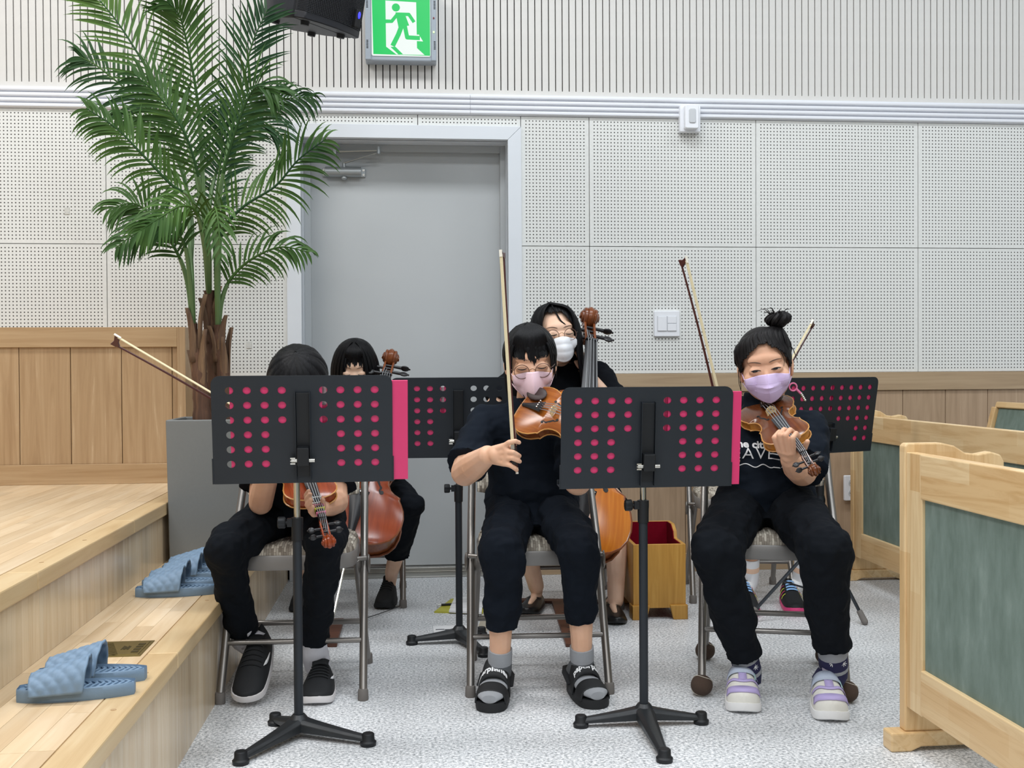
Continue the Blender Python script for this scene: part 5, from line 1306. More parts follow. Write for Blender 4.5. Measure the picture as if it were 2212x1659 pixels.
def mask(bd, m, kind='fold', top=-0.014, bot=-0.112, w=0.064, tilt=0.0):
    NU, NV = 32, 22
    def fn(u, v):
        s = (u - 0.5) * 2; a = abs(s)
        zt = top - 0.012 * a ** 1.5; zb = bot + 0.042 * a ** 1.8
        z = zt + (zb - zt) * v
        ww = w * (1 - 0.10 * v ** 2 - 0.03 * (1 - v))
        yc = (-0.098 - 0.020 * math.sin(PI * min(1, 0.12 + v * 0.9)) if kind != 'pleat' else -0.098 - 0.013 * math.sin(PI * (0.1 + 0.9 * v))) + 0.034 * max(0, v - 0.62) ** 1.2
        ys = -0.010
        if kind == 'fold': y = yc + (ys - yc) * a ** 1.25
        elif kind == 'boat': y = yc + (ys - yc) * a ** 1.45 - 0.006 * math.exp(-((v - 0.45) / 0.05) ** 2) * (1 - a)
        else: y = yc + (ys - yc) * a ** 1.9 - 0.0035 * abs(math.sin(v * PI * 3.2)) * (1 - a ** 3)
        p = V((s * ww, y, z)); h = bd.hit(p.x, p.z, 0.0035)
        if h.y < p.y and abs(h.y) < 0.13: p.y = h.y
        return bd.H @ p
    b = MB(); b.grid(fn, NU, NV); o = b.build('face_mask', m, bd.root, world=True, solid=0.0016, fix=False)
    for q in (-1, 1):
        e0, e1 = bd.H.inverted() @ fn(0.5 + 0.5 * q, 0.04), bd.H.inverted() @ fn(0.5 + 0.5 * q, 0.93); c = MB()
        c.tube(bez([e0, (q * 0.075, 0.006, -0.004), (q * 0.083, 0.026, 0.010), (q * 0.084, 0.034, -0.010), (q * 0.078, 0.020, -0.034), e1], 20), 0.0013, 5); hp(bd, 'ear_loop', c, m, parent=o)
    if kind != 'pleat':
        c = MB(); c.tube([bd.H.inverted() @ fn(0.5, v / 14) + V((0, -0.0008, 0)) for v in range(15)], 0.0009, 5); hp(bd, 'centre_seam', c, m, parent=o)
    if kind == 'boat':
        for vv in (0.30, 0.62):
            c = MB(); c.tube([bd.H.inverted() @ fn(0.04 + 0.92 * i / 24, vv + 0.05 * abs(i / 12 - 1)) + V((0, -0.0006, 0)) for i in range(25)], 0.0008, 5); hp(bd, 'seam', c, m, parent=o)
    return o, fn

def glasses(bd, m, z=-0.008, r=0.023, dx=0.033, lens=True):
    fr = MB(); cs = []
    y0 = min(bd.hit(-dx, z - 0.01).y, bd.hit(dx, z - 0.01).y) - 0.012
    first = None
    for q in (-1, 1):
        b = MB(); pts = [(q * dx + r * math.cos(2*PI*i/36), y0 + 0.004 * (abs(q * dx + r * math.cos(2*PI*i/36)) / 0.05) ** 2, z + r * 0.94 * math.sin(2*PI*i/36)) for i in range(37)]
        b.tube(pts, 0.0012, 6); o = hp(bd, 'spectacle_rim', b, m)
        if lens:
            b = MB(); b.add([pts[i] for i in range(36)], [tuple(range(36))]); hp(bd, 'lens', b, 'lens_glass', False, parent=o)
        b = MB(); b.tube(bez([(q * (dx + r), y0 + 0.006, z + 0.006), (q * 0.066, y0 + 0.02, z + 0.008), (q * 0.077, -0.02, z + 0.009), (q * 0.079, 0.02, z + 0.004)], 14), 0.0011, 6); hp(bd, 'temple', b, m, parent=o)
    b = MB(); b.tube(bez([(-dx + r, y0, z + 0.004), (0, y0 - 0.003, z + 0.008), (dx - r, y0, z + 0.004)], 8), 0.001, 6); hp(bd, 'nose_bridge', b, 'wire_gold')

# ---- shoes: origin at the heel on the floor, toe along -Y
def shoe_frame(he, to):
    he, to = V(he), V(to); y = (he - to); y.normalize(); x = y.cross(V((0, 0, 1))).normalized(); z = x.cross(y)
    M = Matrix((x, y, z)).transposed().to_4x4(); M.translation = he; return M
def foot_half(u, wd): return wd * (0.72 + 0.28 * math.sin(PI * (u - 0.15) * 0.95)) * (max(0.0, 1 - max(0, (u - 0.80) / 0.20) ** 2.4)) ** 0.5 * (max(0.0, 1 - max(0, (0.12 - u) / 0.12) ** 2.2)) ** 0.5
def sneaker(bd, he, to, L, wd, m_up, m_sole, sole_h=0.022, laces='shoe_black', h_ank=0.075, extra=None, toe_h=0.016):
    M = shoe_frame(he, to); inv = bd.inv
    us = [0, 0.01, 0.035, 0.08, 0.15, 0.25, 0.35, 0.45, 0.55, 0.65, 0.75, 0.83, 0.89, 0.94, 0.975, 0.995, 1.0]
    out = [(u, max(0.002, foot_half(u, wd))) for u in us]
    poly = [V((w, -u * L, 0)) for u, w in out] + [V((-w, -u * L, 0)) for u, w in reversed(out)]
    def sole(k, z): return [M @ V((p.x * k, -L / 2 + (p.y + L / 2) * (0.5 + 0.5 * k), z + 0.010 * max(0, (-p.y / L - 0.8) / 0.2) ** 2)) for p in poly]
    b = MB(); b.ring_loft([sole(0.95, 0.0), sole(1.05, 0.004), sole(1.08, sole_h * 0.6), sole(1.04, sole_h)]); so = b.build('shoe_sole', m_sole, bd.root, world=True)
    def hgt(u):
        if u < 0.30: return h_ank - 0.012 * math.sin(PI * u / 0.30)
        return sole_h + toe_h + (h_ank - sole_h - toe_h + 0.002) * (1 - (u - 0.30) / 0.70) ** 1.05
    rings = []
    for u, w in out:
        h = hgt(u); ring = []
        for i in range(17):
            a = PI * i / 16; c, s_ = math.cos(a), math.sin(a)
            tp = 0.62 + 0.38 * min(1, u / 0.9) if u > 0.05 else 0.7
            ww = w * (1 - (1 - tp) * s_ ** 2 * 0.7)
            ring.append(M @ V((ww * math.copysign(abs(c) ** 0.75, c), -u * L, sole_h * 0.8 + (h - sole_h * 0.8) * s_ ** 0.8 * (0.35 if u >= 1 else 0.8 if u > 0.99 else 1))))
        rings.append(ring)
    b = MB(); b.ring_loft(rings, cap=True); up = b.build('shoe_upper', m_up, bd.root, world=True)
    def surf(x, u, off=0.001):
        """point on the upper at sideways fraction x"""
        w = foot_half(u, wd); h = hgt(u); a = math.acos(max(-1, min(1, x))); tp = 0.62 + 0.38 * min(1, u / 0.9); ww = w * (1 - (1 - tp) * math.sin(a) ** 2 * 0.7)
        return M @ V((ww * math.copysign(abs(x) ** 0.75, x) * 1.0 + off * x, -u * L, sole_h * 0.8 + (h - sole_h * 0.8) * math.sin(a) ** 0.8 + off * math.sin(a)))
    if laces:
        for k in range(5):
            u = 0.36 + 0.065 * k; b = MB(); b.tube([surf(-0.55 + 1.1 * i / 8, u + 0.012 * abs(i / 4 - 1), 0.003) for i in range(9)], 0.0024, 6); b.build('lace', laces, up, world=True)
        b = MB(); b.grid(lambda i, j: surf(-0.45 + 0.9 * i, 0.24 + 0.14 * j, 0.006 + 0.010 * (1 - j)), 8, 4); b.build('tongue', m_up, up, world=True, solid=0.004, fix=False)
    if extra: extra(bd, up, so, surf, M)
    return up, surf, M
def ribbon(bd, up, surf, pts, m, wd, name, off=0.0022):
    b = MB(); P = bez([(x, u, 0) for x, u in pts], 20); W = wd if isinstance(wd, (list, tuple)) else [wd, wd]
    lo, hi = [], []
    for i, p in enumerate(P):
        tg = (P[min(i + 1, 20)] - P[max(i - 1, 0)]).normalized(); f = i / 20 * (len(W) - 1); a = min(int(f), len(W) - 2); w_ = W[a] + (W[a + 1] - W[a]) * (f - a)
        nx, nu_ = -tg.y, tg.x
        lo.append(surf(max(-0.99, min(0.99, p.x + nx * w_ * 3.2)), p.y + nu_ * w_ * 1.0, off)); hi.append(surf(max(-0.99, min(0.99, p.x - nx * w_ * 3.2)), p.y - nu_ * w_ * 1.0, off))
    b.add(lo + hi, [(i, i + 1, 22 + i, 21 + i) for i in range(20)]); return b.build(name, m, up, world=True, solid=0.0012, fix=False)
def sock(bd, kn, an, bands, r, into=None):
    """bands: list of (t0, t1, material) along knee->ankle; into: point inside the shoe"""
    for t0, t1, m in bands:
        b = MB(); a, c = lerp(kn, an, t0), lerp(kn, an, t1)
        if into is not None and (t0, t1, m) == bands[-1]: b.tube([a, c, lerp(c, into, 0.45), V(into)], [r, r, r * 1.05, r * 1.02], 18)
        else: b.tube([a, lerp(a, c, 0.5), c], [r, r * 1.01, r], 18)
        b.build('sock', m, bd.root, world=True)

def palm_hand(wrist, knuckles, fingers, thumb, rw, rf=0.0080, rk=0.0115):
    def fn(b):
        w = V(wrist); K = [V(k) for k in knuckles]
        for k in K: b.rc(lerp(w, k, 0.15), k, rw * 0.72, rk)
        for a, c in zip(K, K[1:]): b.rc(a, c, rk, rk)
        m = sum((lerp(w, k, 0.55) for k in K), V((0, 0, 0))) / len(K); b.ell(m, (rw * 0.85, rw * 0.75, rw * 0.85))
        for k, f in zip(K, fingers): b.chain([k] + [V(p) for p in f], [rk * 0.92] + [rf, rf * 0.95, rf * 0.86][:len(f)])
        if thumb: b.chain([lerp(w, K[0], 0.35)] + [V(p) for p in thumb], [rw * 0.62] + [rf * 1.12] * (len(thumb) - 1) + [rf * 0.95])
    return fn
def generic_hand(wrist, direction, normal, rw=0.022, curl=0.5):
    """relaxed hand: fingers along direction, curling away from normal"""
    w = V(wrist); d = V(direction).normalized(); n = V(normal); n = (n - d * n.dot(d)).normalized(); a = n.cross(d)
    K = [w + d * 0.068 + a * q for q in (0.024, 0.008, -0.008, -0.023)]; F = []
    for k, L in zip(K, (0.030, 0.034, 0.031, 0.025)):
        p = k; th = curl * 0.6; f = []
        for j in range(3):
            p = p + (d * math.cos(th) - n * math.sin(th)) * L * (1, 0.75, 0.6)[j]; f.append(p); th += curl
        F.append(f)
    T = [w + d * 0.035 + a * 0.034 - n * 0.01, w + d * 0.062 + a * 0.036 - n * 0.02]
    return palm_hand(w, K, F, T, rw)

def comb(bd, n, line, out=1.07, w=0.010, seed=1, px0=0.0, az0=-PI, az1=PI, m=None, name='hair_strands', over=0.008, crown_y=0.03):
    """strands lying on the skull from the crown down to the hairline"""
    random.seed(seed); b = MB(); C = V((0, 0.020, 0.030))
    for i in range(n):
        az = az0 + (az1 - az0) * (i + random.uniform(0.2, 0.8)) / n
        if abs(az) > PI: az -= math.copysign(2 * PI, az)
        eb = math.asin(max(-0.98, min(0.97, (line(az) - over + random.uniform(-0.006, 0.006) - 0.030) / (0.092 * out)))); pts = []
        o_ = out + random.uniform(-0.012, 0.016)
        for k in range(7):
            u = k / 6; el = 1.53 * (1 - u) + eb * u; f = (1 - u) ** 2
            pts.append(bd.H @ (C + V((0.081 * o_ * math.cos(el) * math.sin(az) + px0 * f, -0.097 * o_ * math.cos(el) * math.cos(az) + crown_y * f, 0.092 * o_ * math.sin(el)))))
        lock(b, pts, w * bd.hs * random.uniform(0.75, 1.25), 0.35, bd.H.to_3x3() @ V((math.sin(az), -math.cos(az), 0.5)), 12)
    b.ell(bd.H @ (C + V((px0, crown_y, 0.090 * out))), (0.020 * bd.hs, 0.020 * bd.hs, 0.006 * bd.hs), bd.H.to_3x3().normalized().to_4x4())
    return b.build(name, m or bd.hair, bd.root, world=True)

# ---- violinist beside the step, head bowed behind the stand
L1 = person('violinist in black bowed behind the front stand beside the step', dict(
    pelvis=(-0.37, 3.53, 0.55), chest=(-0.37, 3.50, 0.74), neck=(-0.365, 3.44, 0.885), head=(-0.355, 3.350, 0.936),
    shR=(-0.472, 3.450, 0.774), elR=(-0.468, 3.320, 0.597), wrR=(-0.402, 3.130, 0.795), shL=(-0.263, 3.460, 0.771), elL=(-0.239, 3.330, 0.594), wrL=(-0.268, 3.130, 0.601),
    knR=(-0.555, 3.200, 0.480), anR=(-0.535, 3.400, 0.162), heR=(-0.479, 3.460, 0.125), toR=(-0.503, 3.215, 0.006),
    knL=(-0.263, 3.180, 0.478), anL=(-0.315, 3.370, 0.143), heL=(-0.321, 3.590, 0.000), toL=(-0.297, 3.199, 0.000), x=dict(slvR=0.78, slvL=0.78)),
    skin='skin_d', vox=0.0033, hs=1.02, hrot=(44, 0, 0), hem=(0.052, 0.054), hemt=(0.93, 0.93), arm=(0.042, 0.037, 0.024), knee_r=0.066, thigh_r=0.082,
    hands=[generic_hand((-0.402, 3.130, 0.795), (0.3, -0.5, 0.35), (-0.5, -0.3, 0.6)),
           palm_hand((-0.268, 3.130, 0.601), [(-0.269, 3.075, 0.595), (-0.274, 3.070, 0.601), (-0.279, 3.070, 0.609), (-0.284, 3.075, 0.619)],
                     [[(-0.282, 3.035, 0.595), (-0.289, 3.015, 0.608), (-0.281, 3.005, 0.620)], [(-0.289, 3.035, 0.608), (-0.298, 3.015, 0.626), (-0.286, 3.005, 0.640)], [(-0.294, 3.040, 0.618), (-0.300, 3.020, 0.641), (-0.288, 3.010, 0.655)], [(-0.299, 3.050, 0.627), (-0.302, 3.035, 0.650), (-0.294, 3.025, 0.663)]],
                     [(-0.257, 3.070, 0.616), (-0.257, 3.045, 0.635)], 0.022)])
def cap_locks(bd, n, az0, az1, el0, z_end, w=0.012, out=1.03, seed=1, m=None, name='hair_lock', jit=0.006):
    random.seed(seed); b = MB(); C = V((0, 0.020, 0.030))
    for i in range(n):
        az = az0 + (az1 - az0) * (i + 0.5) / n; pts = []
        ze = (z_end(az) if callable(z_end) else z_end) + random.uniform(-jit, jit)
        for k in range(6):
            u = k / 5; el = el0 * (1 - u); r_ = out + 0.01 * math.sin(u * 3)
            z = C.z + 0.094 * out * math.sin(el) * (1 - u) + (ze - C.z) * u
            c = math.cos(el) if u < 1 else 1.0
            pts.append(C + V((0.083 * r_ * c * math.sin(az), -0.099 * r_ * c * math.cos(az), 0)) + V((0, 0, z - C.z)))
        lock(b, [bd.H @ p for p in pts], w * bd.hs * random.uniform(0.8, 1.2), 0.4, (bd.H.to_3x3() @ V((math.sin(az), -math.cos(az), 0.3))))
    return b.build(name, m or bd.hair, bd.root, world=True)
def bowl(az): return 0.038 if abs(az) < 1.0 else (-0.005 if abs(az) < 1.6 else -0.055)
hair_cap(L1.H, bowl, 1.07).build('hair', 'hair_black', L1.root, world=True, solid=0.006, fix=False)
comb(L1, 64, lambda a: 0.036 if abs(a) < 1.0 else (-0.004 if abs(a) < 1.7 else -0.055), 1.09, 0.012, 3, crown_y=0.01)
eyes(L1, 'closed')
def swoosh(bd, up, so, surf, M):
    for s in (0.86,):
        ribbon(bd, up, surf, [(s * 0.80, 0.60), (s * 0.97, 0.50), (s * 1.06, 0.36)], 'print_white', [0.004, 0.020, 0.010, 0.002], 'side_mark', 0.0024)
        ribbon(bd, up, surf, [(s * 0.80, 0.60), (s * 0.92, 0.55)], 'print_white', [0.002, 0.014], 'side_mark', 0.0026)
for q, he, to in (('R', (-0.479, 3.460, 0.125), (-0.503, 3.215, 0.006)), ('L', (-0.321, 3.590, 0.000), (-0.297, 3.199, 0.000))):
    sneaker(L1, he, to, (V(he) - V(to)).length if q == 'R' else 0.24, 0.050, 'shoe_black', 'shoe_sole_white', 0.024, h_ank=0.085, extra=swoosh) if q == 'R' else sneaker(L1, (V(to)[0] + 0.004, V(to)[1] + 0.24, 0), to, 0.24, 0.050, 'shoe_black', 'shoe_sole_white', 0.022, h_ank=0.085, extra=swoosh)
    sock(L1, L1.P['kn' + q], L1.P['an' + q], [(0.86, 1.02, 'sock_white')], 0.041, lerp(he, to, 0.30) + V((0, 0, 0.05)))

# ---- girl in the pink mask
FA = [[(0.269, 2.990, 0.796), (0.286, 2.990, 0.799), (0.298, 3.000, 0.794)], [(0.279, 2.985, 0.768), (0.291, 2.990, 0.761), (0.299, 3.001, 0.756)], [(0.278, 2.987, 0.751), (0.292, 2.991, 0.744), (0.300, 3.002, 0.740)], [(0.273, 2.995, 0.730), (0.285, 2.997, 0.722), (0.291, 3.004, 0.716)]]
C1 = person('girl in black with round glasses and a pink mask playing violin', dict(
    pelvis=(0.385, 3.50, 0.555), chest=(0.385, 3.47, 0.745), neck=(0.375, 3.44, 0.895), head=(0.373, 3.370, 1.017),
    shR=(0.222, 3.430, 0.827), elR=(0.156, 3.260, 0.687), wrR=(0.212, 3.060, 0.754), shL=(0.515, 3.430, 0.824), elL=(0.496, 3.200, 0.660), wrL=(0.532, 3.060, 0.775),
    knR=(0.260, 3.120, 0.472), anR=(0.257, 3.220, 0.103), heR=(0.262, 3.30, 0.0), toR=(0.215, 3.086, 0.000), knL=(0.488, 3.120, 0.467), anL=(0.510, 3.220, 0.103), heL=(0.495, 3.30, 0.0), toL=(0.534, 3.093, 0.000), x=dict(slvR=0.86)),
    skin='skin_b', vox=0.0027, chub=1.04, hs=0.99, hrot=(8, -3, -4), arm=(0.046, 0.043, 0.029), hem=(0.054, 0.052), hemt=(0.66, 0.64), thigh_r=0.084, knee_r=0.074, tee='tee_navy', trou='trouser_navy', tee_r=(0.150, 0.115),
    hands=[palm_hand((0.212, 3.060, 0.754), [(0.257, 3.005, 0.784), (0.263, 3.000, 0.768), (0.262, 3.003, 0.752), (0.257, 3.010, 0.735)], FA, [(0.263, 3.045, 0.783), (0.286, 3.036, 0.778)], 0.030, 0.0074, 0.0104),
           generic_hand((0.532, 3.060, 0.775), (0.5, -0.2, 0.6), (0.3, -0.8, 0))])
hl = lambda az: 0.080 if abs(az) < 0.45 else (0.066 - 0.06 * (abs(az) - 0.45) if abs(az) < 1.25 else (0.010 if abs(az) < 1.75 else -0.05))
hair_cap(C1.H, hl, 1.03).build('hair', 'hair_black', C1.root, world=True, solid=0.006, fix=False)
random.seed(11); b = MB()
for i in range(22):                                   # straight fringe with a gap over the left brow
    x = -0.056 + 0.112 * (i + 0.5) / 22; ze = 0.020 + 0.010 * abs(x) / 0.05 + random.uniform(-0.004, 0.004)
    if i in (7, 8): ze += 0.028
    if i in (12, 13): ze -= 0.012
    p1 = C1.hit(x, ze, 0.004); p2 = C1.hit(x * 0.98, 0.058, 0.010)
    lock(b, [C1.H @ V(p) for p in ((x * 0.35, -0.030, 0.128), (x * 0.8, -0.072, 0.100), p2, p1)], 0.0056, 0.4, C1.H.to_3x3() @ V((0, -1, 0.1)))
b.build('fringe', 'hair_black', C1.root, world=True)
for q in (-1, 1):
    b = MB()
    for k in range(4):
        x = q * (0.058 + 0.006 * k); lock(b, [C1.H @ V(p) for p in ((q * 0.040, -0.050, 0.100), (x, -0.058 + 0.012 * k, 0.060), (x + q * 0.006, -0.046 + 0.014 * k, 0.010), (x + q * 0.004, -0.040 + 0.016 * k, -0.035 - 0.006 * k))], 0.0052, 0.45, C1.H.to_3x3() @ V((q, -0.5, 0)))
    b.build('side_strands', 'hair_black', C1.root, world=True)
b = MB(); b.ell((0.0, 0.118, -0.01), (0.035, 0.03, 0.03)); lock(b, [V(p) for p in ((-0.02, 0.11, 0.01), (-0.055, 0.13, -0.02), (-0.06, 0.12, -0.10), (-0.05, 0.11, -0.17))], 0.022, 0.7, V((0, 1, 0))); hp(C1, 'tied_hair', b, 'hair_black')
comb(C1, 60, lambda a: 0.060 if abs(a) < 1.1 else (0.0 if abs(a) < 1.75 else -0.045), 1.05, 0.010, 5)
eyes(C1, 'closed', -0.002)
mask(C1, 'mask_pink', 'fold', -0.010, -0.110)
glasses(C1, 'wire_brown', -0.010, 0.0235, 0.0335)
def sandal(bd, he, to, L, wd, kn, an, mirror):
    M = shoe_frame(he, to)
    us = [0, 0.02, 0.06, 0.14, 0.25, 0.4, 0.55, 0.7, 0.8, 0.88, 0.94, 0.98, 1.0]
    out = [(u, max(0.003, foot_half(u, wd))) for u in us]; poly = [V((w, -u * L, 0)) for u, w in out] + [V((-w, -u * L, 0)) for u, w in reversed(out)]
    b = MB(); b.ring_loft([[M @ V((p.x * k, p.y, z)) for p in poly] for k, z in ((0.97, 0.0), (1.02, 0.006), (1.02, 0.024), (1.0, 0.027))]); so = b.build('sandal_sole', 'sandal_black', bd.root, world=True)
    # socked foot
    rings = []
    for u in (0.02, 0.06, 0.14, 0.25, 0.38, 0.5, 0.62, 0.74, 0.84, 0.92, 0.97):
        w = foot_half(u, wd) * 0.93 * (0.9 if u < 0.3 else 1); h = 0.066 - 0.040 * max(0, (u - 0.2)) / 0.7 if u < 0.9 else 0.034 * (1 - ((u - 0.9) / 0.09) ** 2 * 0.5)
        rings.append([M @ V((w * math.cos(a), -u * L, 0.027 + (h * 0.5) * (1 + math.sin(a)))) for a in [2*PI*i/18 for i in range(18)]])
    b = MB(); b.ring_loft(rings); b.build('sock', 'sock_grey', bd.root, world=True)
    st = []
    for u0, u1, hh, nm in ((0.68, 0.88, 0.037, 'front_strap'), (0.38, 0.58, 0.060, 'instep_strap')):
        def fn(i, j):
            u = u0 + (u1 - u0) * j; a = PI * (0.0 + 1.0 * i); w = foot_half(u, wd) * 1.03; h = hh + (u1 - u) * (0.07 if u0 > 0.6 else 0.26)
            return M @ V((w * math.copysign(abs(math.cos(a)) ** 0.8, math.cos(a)), -u * L, 0.020 + h * math.sin(a) ** 0.85))
        b = MB(); b.grid(fn, 26, 6); s_ = b.build(nm, 'sandal_black', bd.root, world=True, solid=0.004, fix=False); st.append((s_, fn))
    b = MB(); b.tube([M @ V((foot_half(0.46, wd) * 1.02 * c, -0.46 * L + y_ * L, z)) for c, y_, z in ((1, 0, 0.045), (0.95, 0.25, 0.065), (0.55, 0.46, 0.07), (0, 0.48, 0.072), (-0.55, 0.46, 0.07), (-0.95, 0.25, 0.065), (-1, 0, 0.045))], 0.011, 8, flat=0.3, up=(0, 0, 1)) ; b.build('heel_strap', 'sandal_black', bd.root, world=True)
    me = text_mesh('paperplanes', 0.0185, 0.0002, 0.0006, 1.02); s_, fn = st[1]
    sh = -0.012 * mirror
    for v in me.vertices:
        i = 0.5 - (v.co.x + sh) / 0.120; j = 0.66 - v.co.y / 0.052; p = fn(max(0, min(1, i)), max(0, min(1, j))); up_ = (p - M @ V((0, (M.inverted() @ p).y, 0.02))).normalized(); v.co = bd.inv @ (p + up_ * (0.0030 + v.co.z))
    obj('lettering', me, 'print_white', s_, False)
    sock(bd, kn, an, [(0.86, 0.975, 'sock_grey'), (0.975, 1.03, 'sock_dark_grey')], 0.037, lerp(he, to, 0.16) + V((0, 0, 0.055)))
sandal(C1, (0.262, 3.30, 0.0), (0.215, 3.086, 0.000), 0.225, 0.047, C1.P['knR'], C1.P['anR'], 1)
sandal(C1, (0.495, 3.30, 0.0), (0.534, 3.093, 0.000), 0.225, 0.047, C1.P['knL'], C1.P['anL'], -1)

# ---- girl in the lavender mask
R1 = person('girl with a topknot and a lavender mask playing violin', dict(
    pelvis=(1.140, 3.38, 0.575), chest=(1.135, 3.36, 0.76), neck=(1.118, 3.33, 0.905), head=(1.103, 3.260, 1.003),
    shR=(1.019, 3.370, 0.807), elR=(0.915, 3.300, 0.702), wrR=(0.877, 3.130, 0.738), shL=(1.278, 3.330, 0.806), elL=(1.177, 3.140, 0.686), wrL=(1.098, 3.030, 0.733),
    knR=(0.872, 3.020, 0.471), anR=(1.002, 3.140, 0.096), heR=(0.995, 3.185, 0.0), toR=(0.945, 2.985, 0), knL=(1.164, 2.930, 0.485), anL=(1.233, 3.040, 0.127), heL=(1.216, 3.085, 0.0), toL=(1.170, 2.885, 0), x=dict(slvL=0.95)),
    skin='skin_a', vox=0.0027, chub=1.16, hs=1.01, hrot=(6, -17, -8), hair='hair_dark_brown', arm=(0.050, 0.045, 0.028), hem=(0.060, 0.062), hemt=(0.90, 0.86), thigh_r=0.092, knee_r=0.080, tee='tee_navy', trou='trouser_black', tee_r=(0.152, 0.122),
    hands=[palm_hand((1.098, 3.030, 0.733), [(1.088, 2.975, 0.759), (1.076, 2.980, 0.756), (1.065, 2.988, 0.759), (1.056, 2.998, 0.763)],
                     [[(1.074, 2.940, 0.802), (1.088, 2.950, 0.814), (1.100, 2.962, 0.805)], [(1.055, 2.948, 0.809), (1.075, 2.962, 0.824), (1.092, 2.978, 0.815)], [(1.042, 2.962, 0.809), (1.063, 2.978, 0.824), (1.081, 2.994, 0.817)], [(1.034, 2.980, 0.800), (1.054, 2.994, 0.816), (1.072, 3.008, 0.812)]],
                     [(1.123, 2.985, 0.764), (1.127, 2.965, 0.789)], 0.027, 0.0080, 0.0108),
           generic_hand((0.877, 3.130, 0.738), (0.16, -0.95, 0.12), (-0.5, -0.2, 0.6), 0.022, 0.7)])
hl = lambda az: 0.086 - 0.078 * (abs(az) / 1.15) ** 1.7 if abs(az) < 1.15 else (0.006 - 0.02 * (abs(az) - 1.15) if abs(az) < 1.8 else -0.055)
hair_cap(R1.H, hl, 1.02).build('hair', 'hair_dark_brown', R1.root, world=True, solid=0.006, fix=False)
random.seed(4); b = MB()
for i in range(84):                                   # hair combed up into the knot
    az = -2.6 + 5.2 * (i + random.uniform(0.1, 0.9)) / 84; z0 = hl(az) - 0.004 + random.uniform(-0.006, 0.004); C = V((0, 0.02, 0.03)); el = math.asin(max(-0.9, min(0.95, (z0 - 0.03) / 0.094)))
    k_ = random.uniform(0.97, 1.015); p0 = C + V((0.0855 * k_ * math.cos(el) * math.sin(az), -0.1025 * math.cos(el) * math.cos(az), 0.097 * math.sin(el))); el2 = lerp((el, 0, 0), (1.35, 0, 0), 0.5).x
    p1 = C + V((0.0895 * k_ * math.cos(el2) * math.sin(az), -0.107 * k_ * math.cos(el2) * math.cos(az), 0.1015 * k_ * math.sin(el2)))
    lock(b, [R1.H @ V(p) for p in (p0, p1, (0.050 + 0.012 * math.sin(az), 0.014, 0.124))], 0.0062 * 1.07, 0.5, R1.H.to_3x3() @ V((math.sin(az), -math.cos(az), 0.6)))
b.build('combed_strands', 'hair_dark_brown', R1.root, world=True)
b = MB(); kc = V((0.060, 0.020, 0.138)); b.ell(kc, (0.030, 0.030, 0.026))
for i in range(9):
    a = i * 0.75; b.tube(bez([kc + V((0.026 * math.cos(a), 0.026 * math.sin(a), -0.012)), kc + V((0.034 * math.cos(a + 0.7), 0.034 * math.sin(a + 0.7), 0.006)), kc + V((0.02 * math.cos(a + 1.6), 0.02 * math.sin(a + 1.6), 0.026))], 8), [0.004, 0.007, 0.009, 0.010, 0.010, 0.009, 0.007, 0.005, 0.002], 6)
for i in range(14):
    a = random.uniform(0, 2 * PI); l_ = random.uniform(0.02, 0.045); p = kc + V((0.02 * math.cos(a), 0.02 * math.sin(a), 0.014)); b.tube(bez([p, p + V((0.4 * l_ * math.cos(a), 0.3 * l_ * math.sin(a), 0.6 * l_)), p + V((l_ * math.cos(a), l_ * 0.6 * math.sin(a), 0.55 * l_))], 6), [0.0016, 0.0014, 0.0012, 0.001, 0.0008, 0.0006, 0.0003], 4)
hp(R1, 'topknot', b, 'hair_dark_brown')
b = MB()
for x0, z0, pts in ((0.04, 0.07, ((0.050, -0.062, 0.050), (0.058, -0.056, 0.022), (0.054, -0.058, 0.002))), (0.06, 0.05, ((0.070, -0.036, 0.030), (0.076, -0.03, -0.005), (0.070, -0.035, -0.03))), (-0.06, 0.05, ((-0.072, -0.030, 0.030), (-0.079, -0.02, -0.01), (-0.083, -0.02, -0.035))), (-0.065, 0.03, ((-0.080, -0.005, 0.01), (-0.086, 0.0, -0.04), (-0.080, -0.01, -0.075))), (-0.06, 0.02, ((-0.078, 0.01, -0.02), (-0.084, 0.01, -0.065), (-0.092, 0.0, -0.095))), (0.07, 0.06, ((0.088, 0.0, 0.05), (0.096, 0.0, 0.02), (0.098, -0.01, 0.0)))):
    b.tube(bez([(x0, -0.04 if abs(x0) < 0.06 else -0.01, z0)] + list(pts), 10), [0.0018 - 0.00012 * i for i in range(11)], 5)
hp(R1, 'loose_strands', b, 'hair_dark_brown')
eyes(R1, 'open', 0.001, -0.003, 0.022, 0.030)
mo, mf = mask(R1, 'mask_lavender', 'boat', -0.010, -0.101, 0.070)
b = MB(); p = R1.H @ V((0.074, -0.02, -0.070)); b.tube([p + V((0.012 * math.cos(i * PI / 8), 0, 0.012 * math.sin(i * PI / 8))) for i in range(17)], 0.0026, 6); b.tube([p + V((0.010, 0, -0.006)), p + V((0.024, 0, -0.020))], 0.004, 6); b.build('mask_strap_clip', 'tape_pink', R1.root, world=True)
R1.root.children[-1]['label'] = 'pink clip of the mask strap'
b = MB()
for i in range(5): b.ell(p + V((0.026 + 0.003 * i, 0, -0.022 - 0.005 * i)), 0.0045)
b.build('beads', 'chrome', R1.root, world=True)
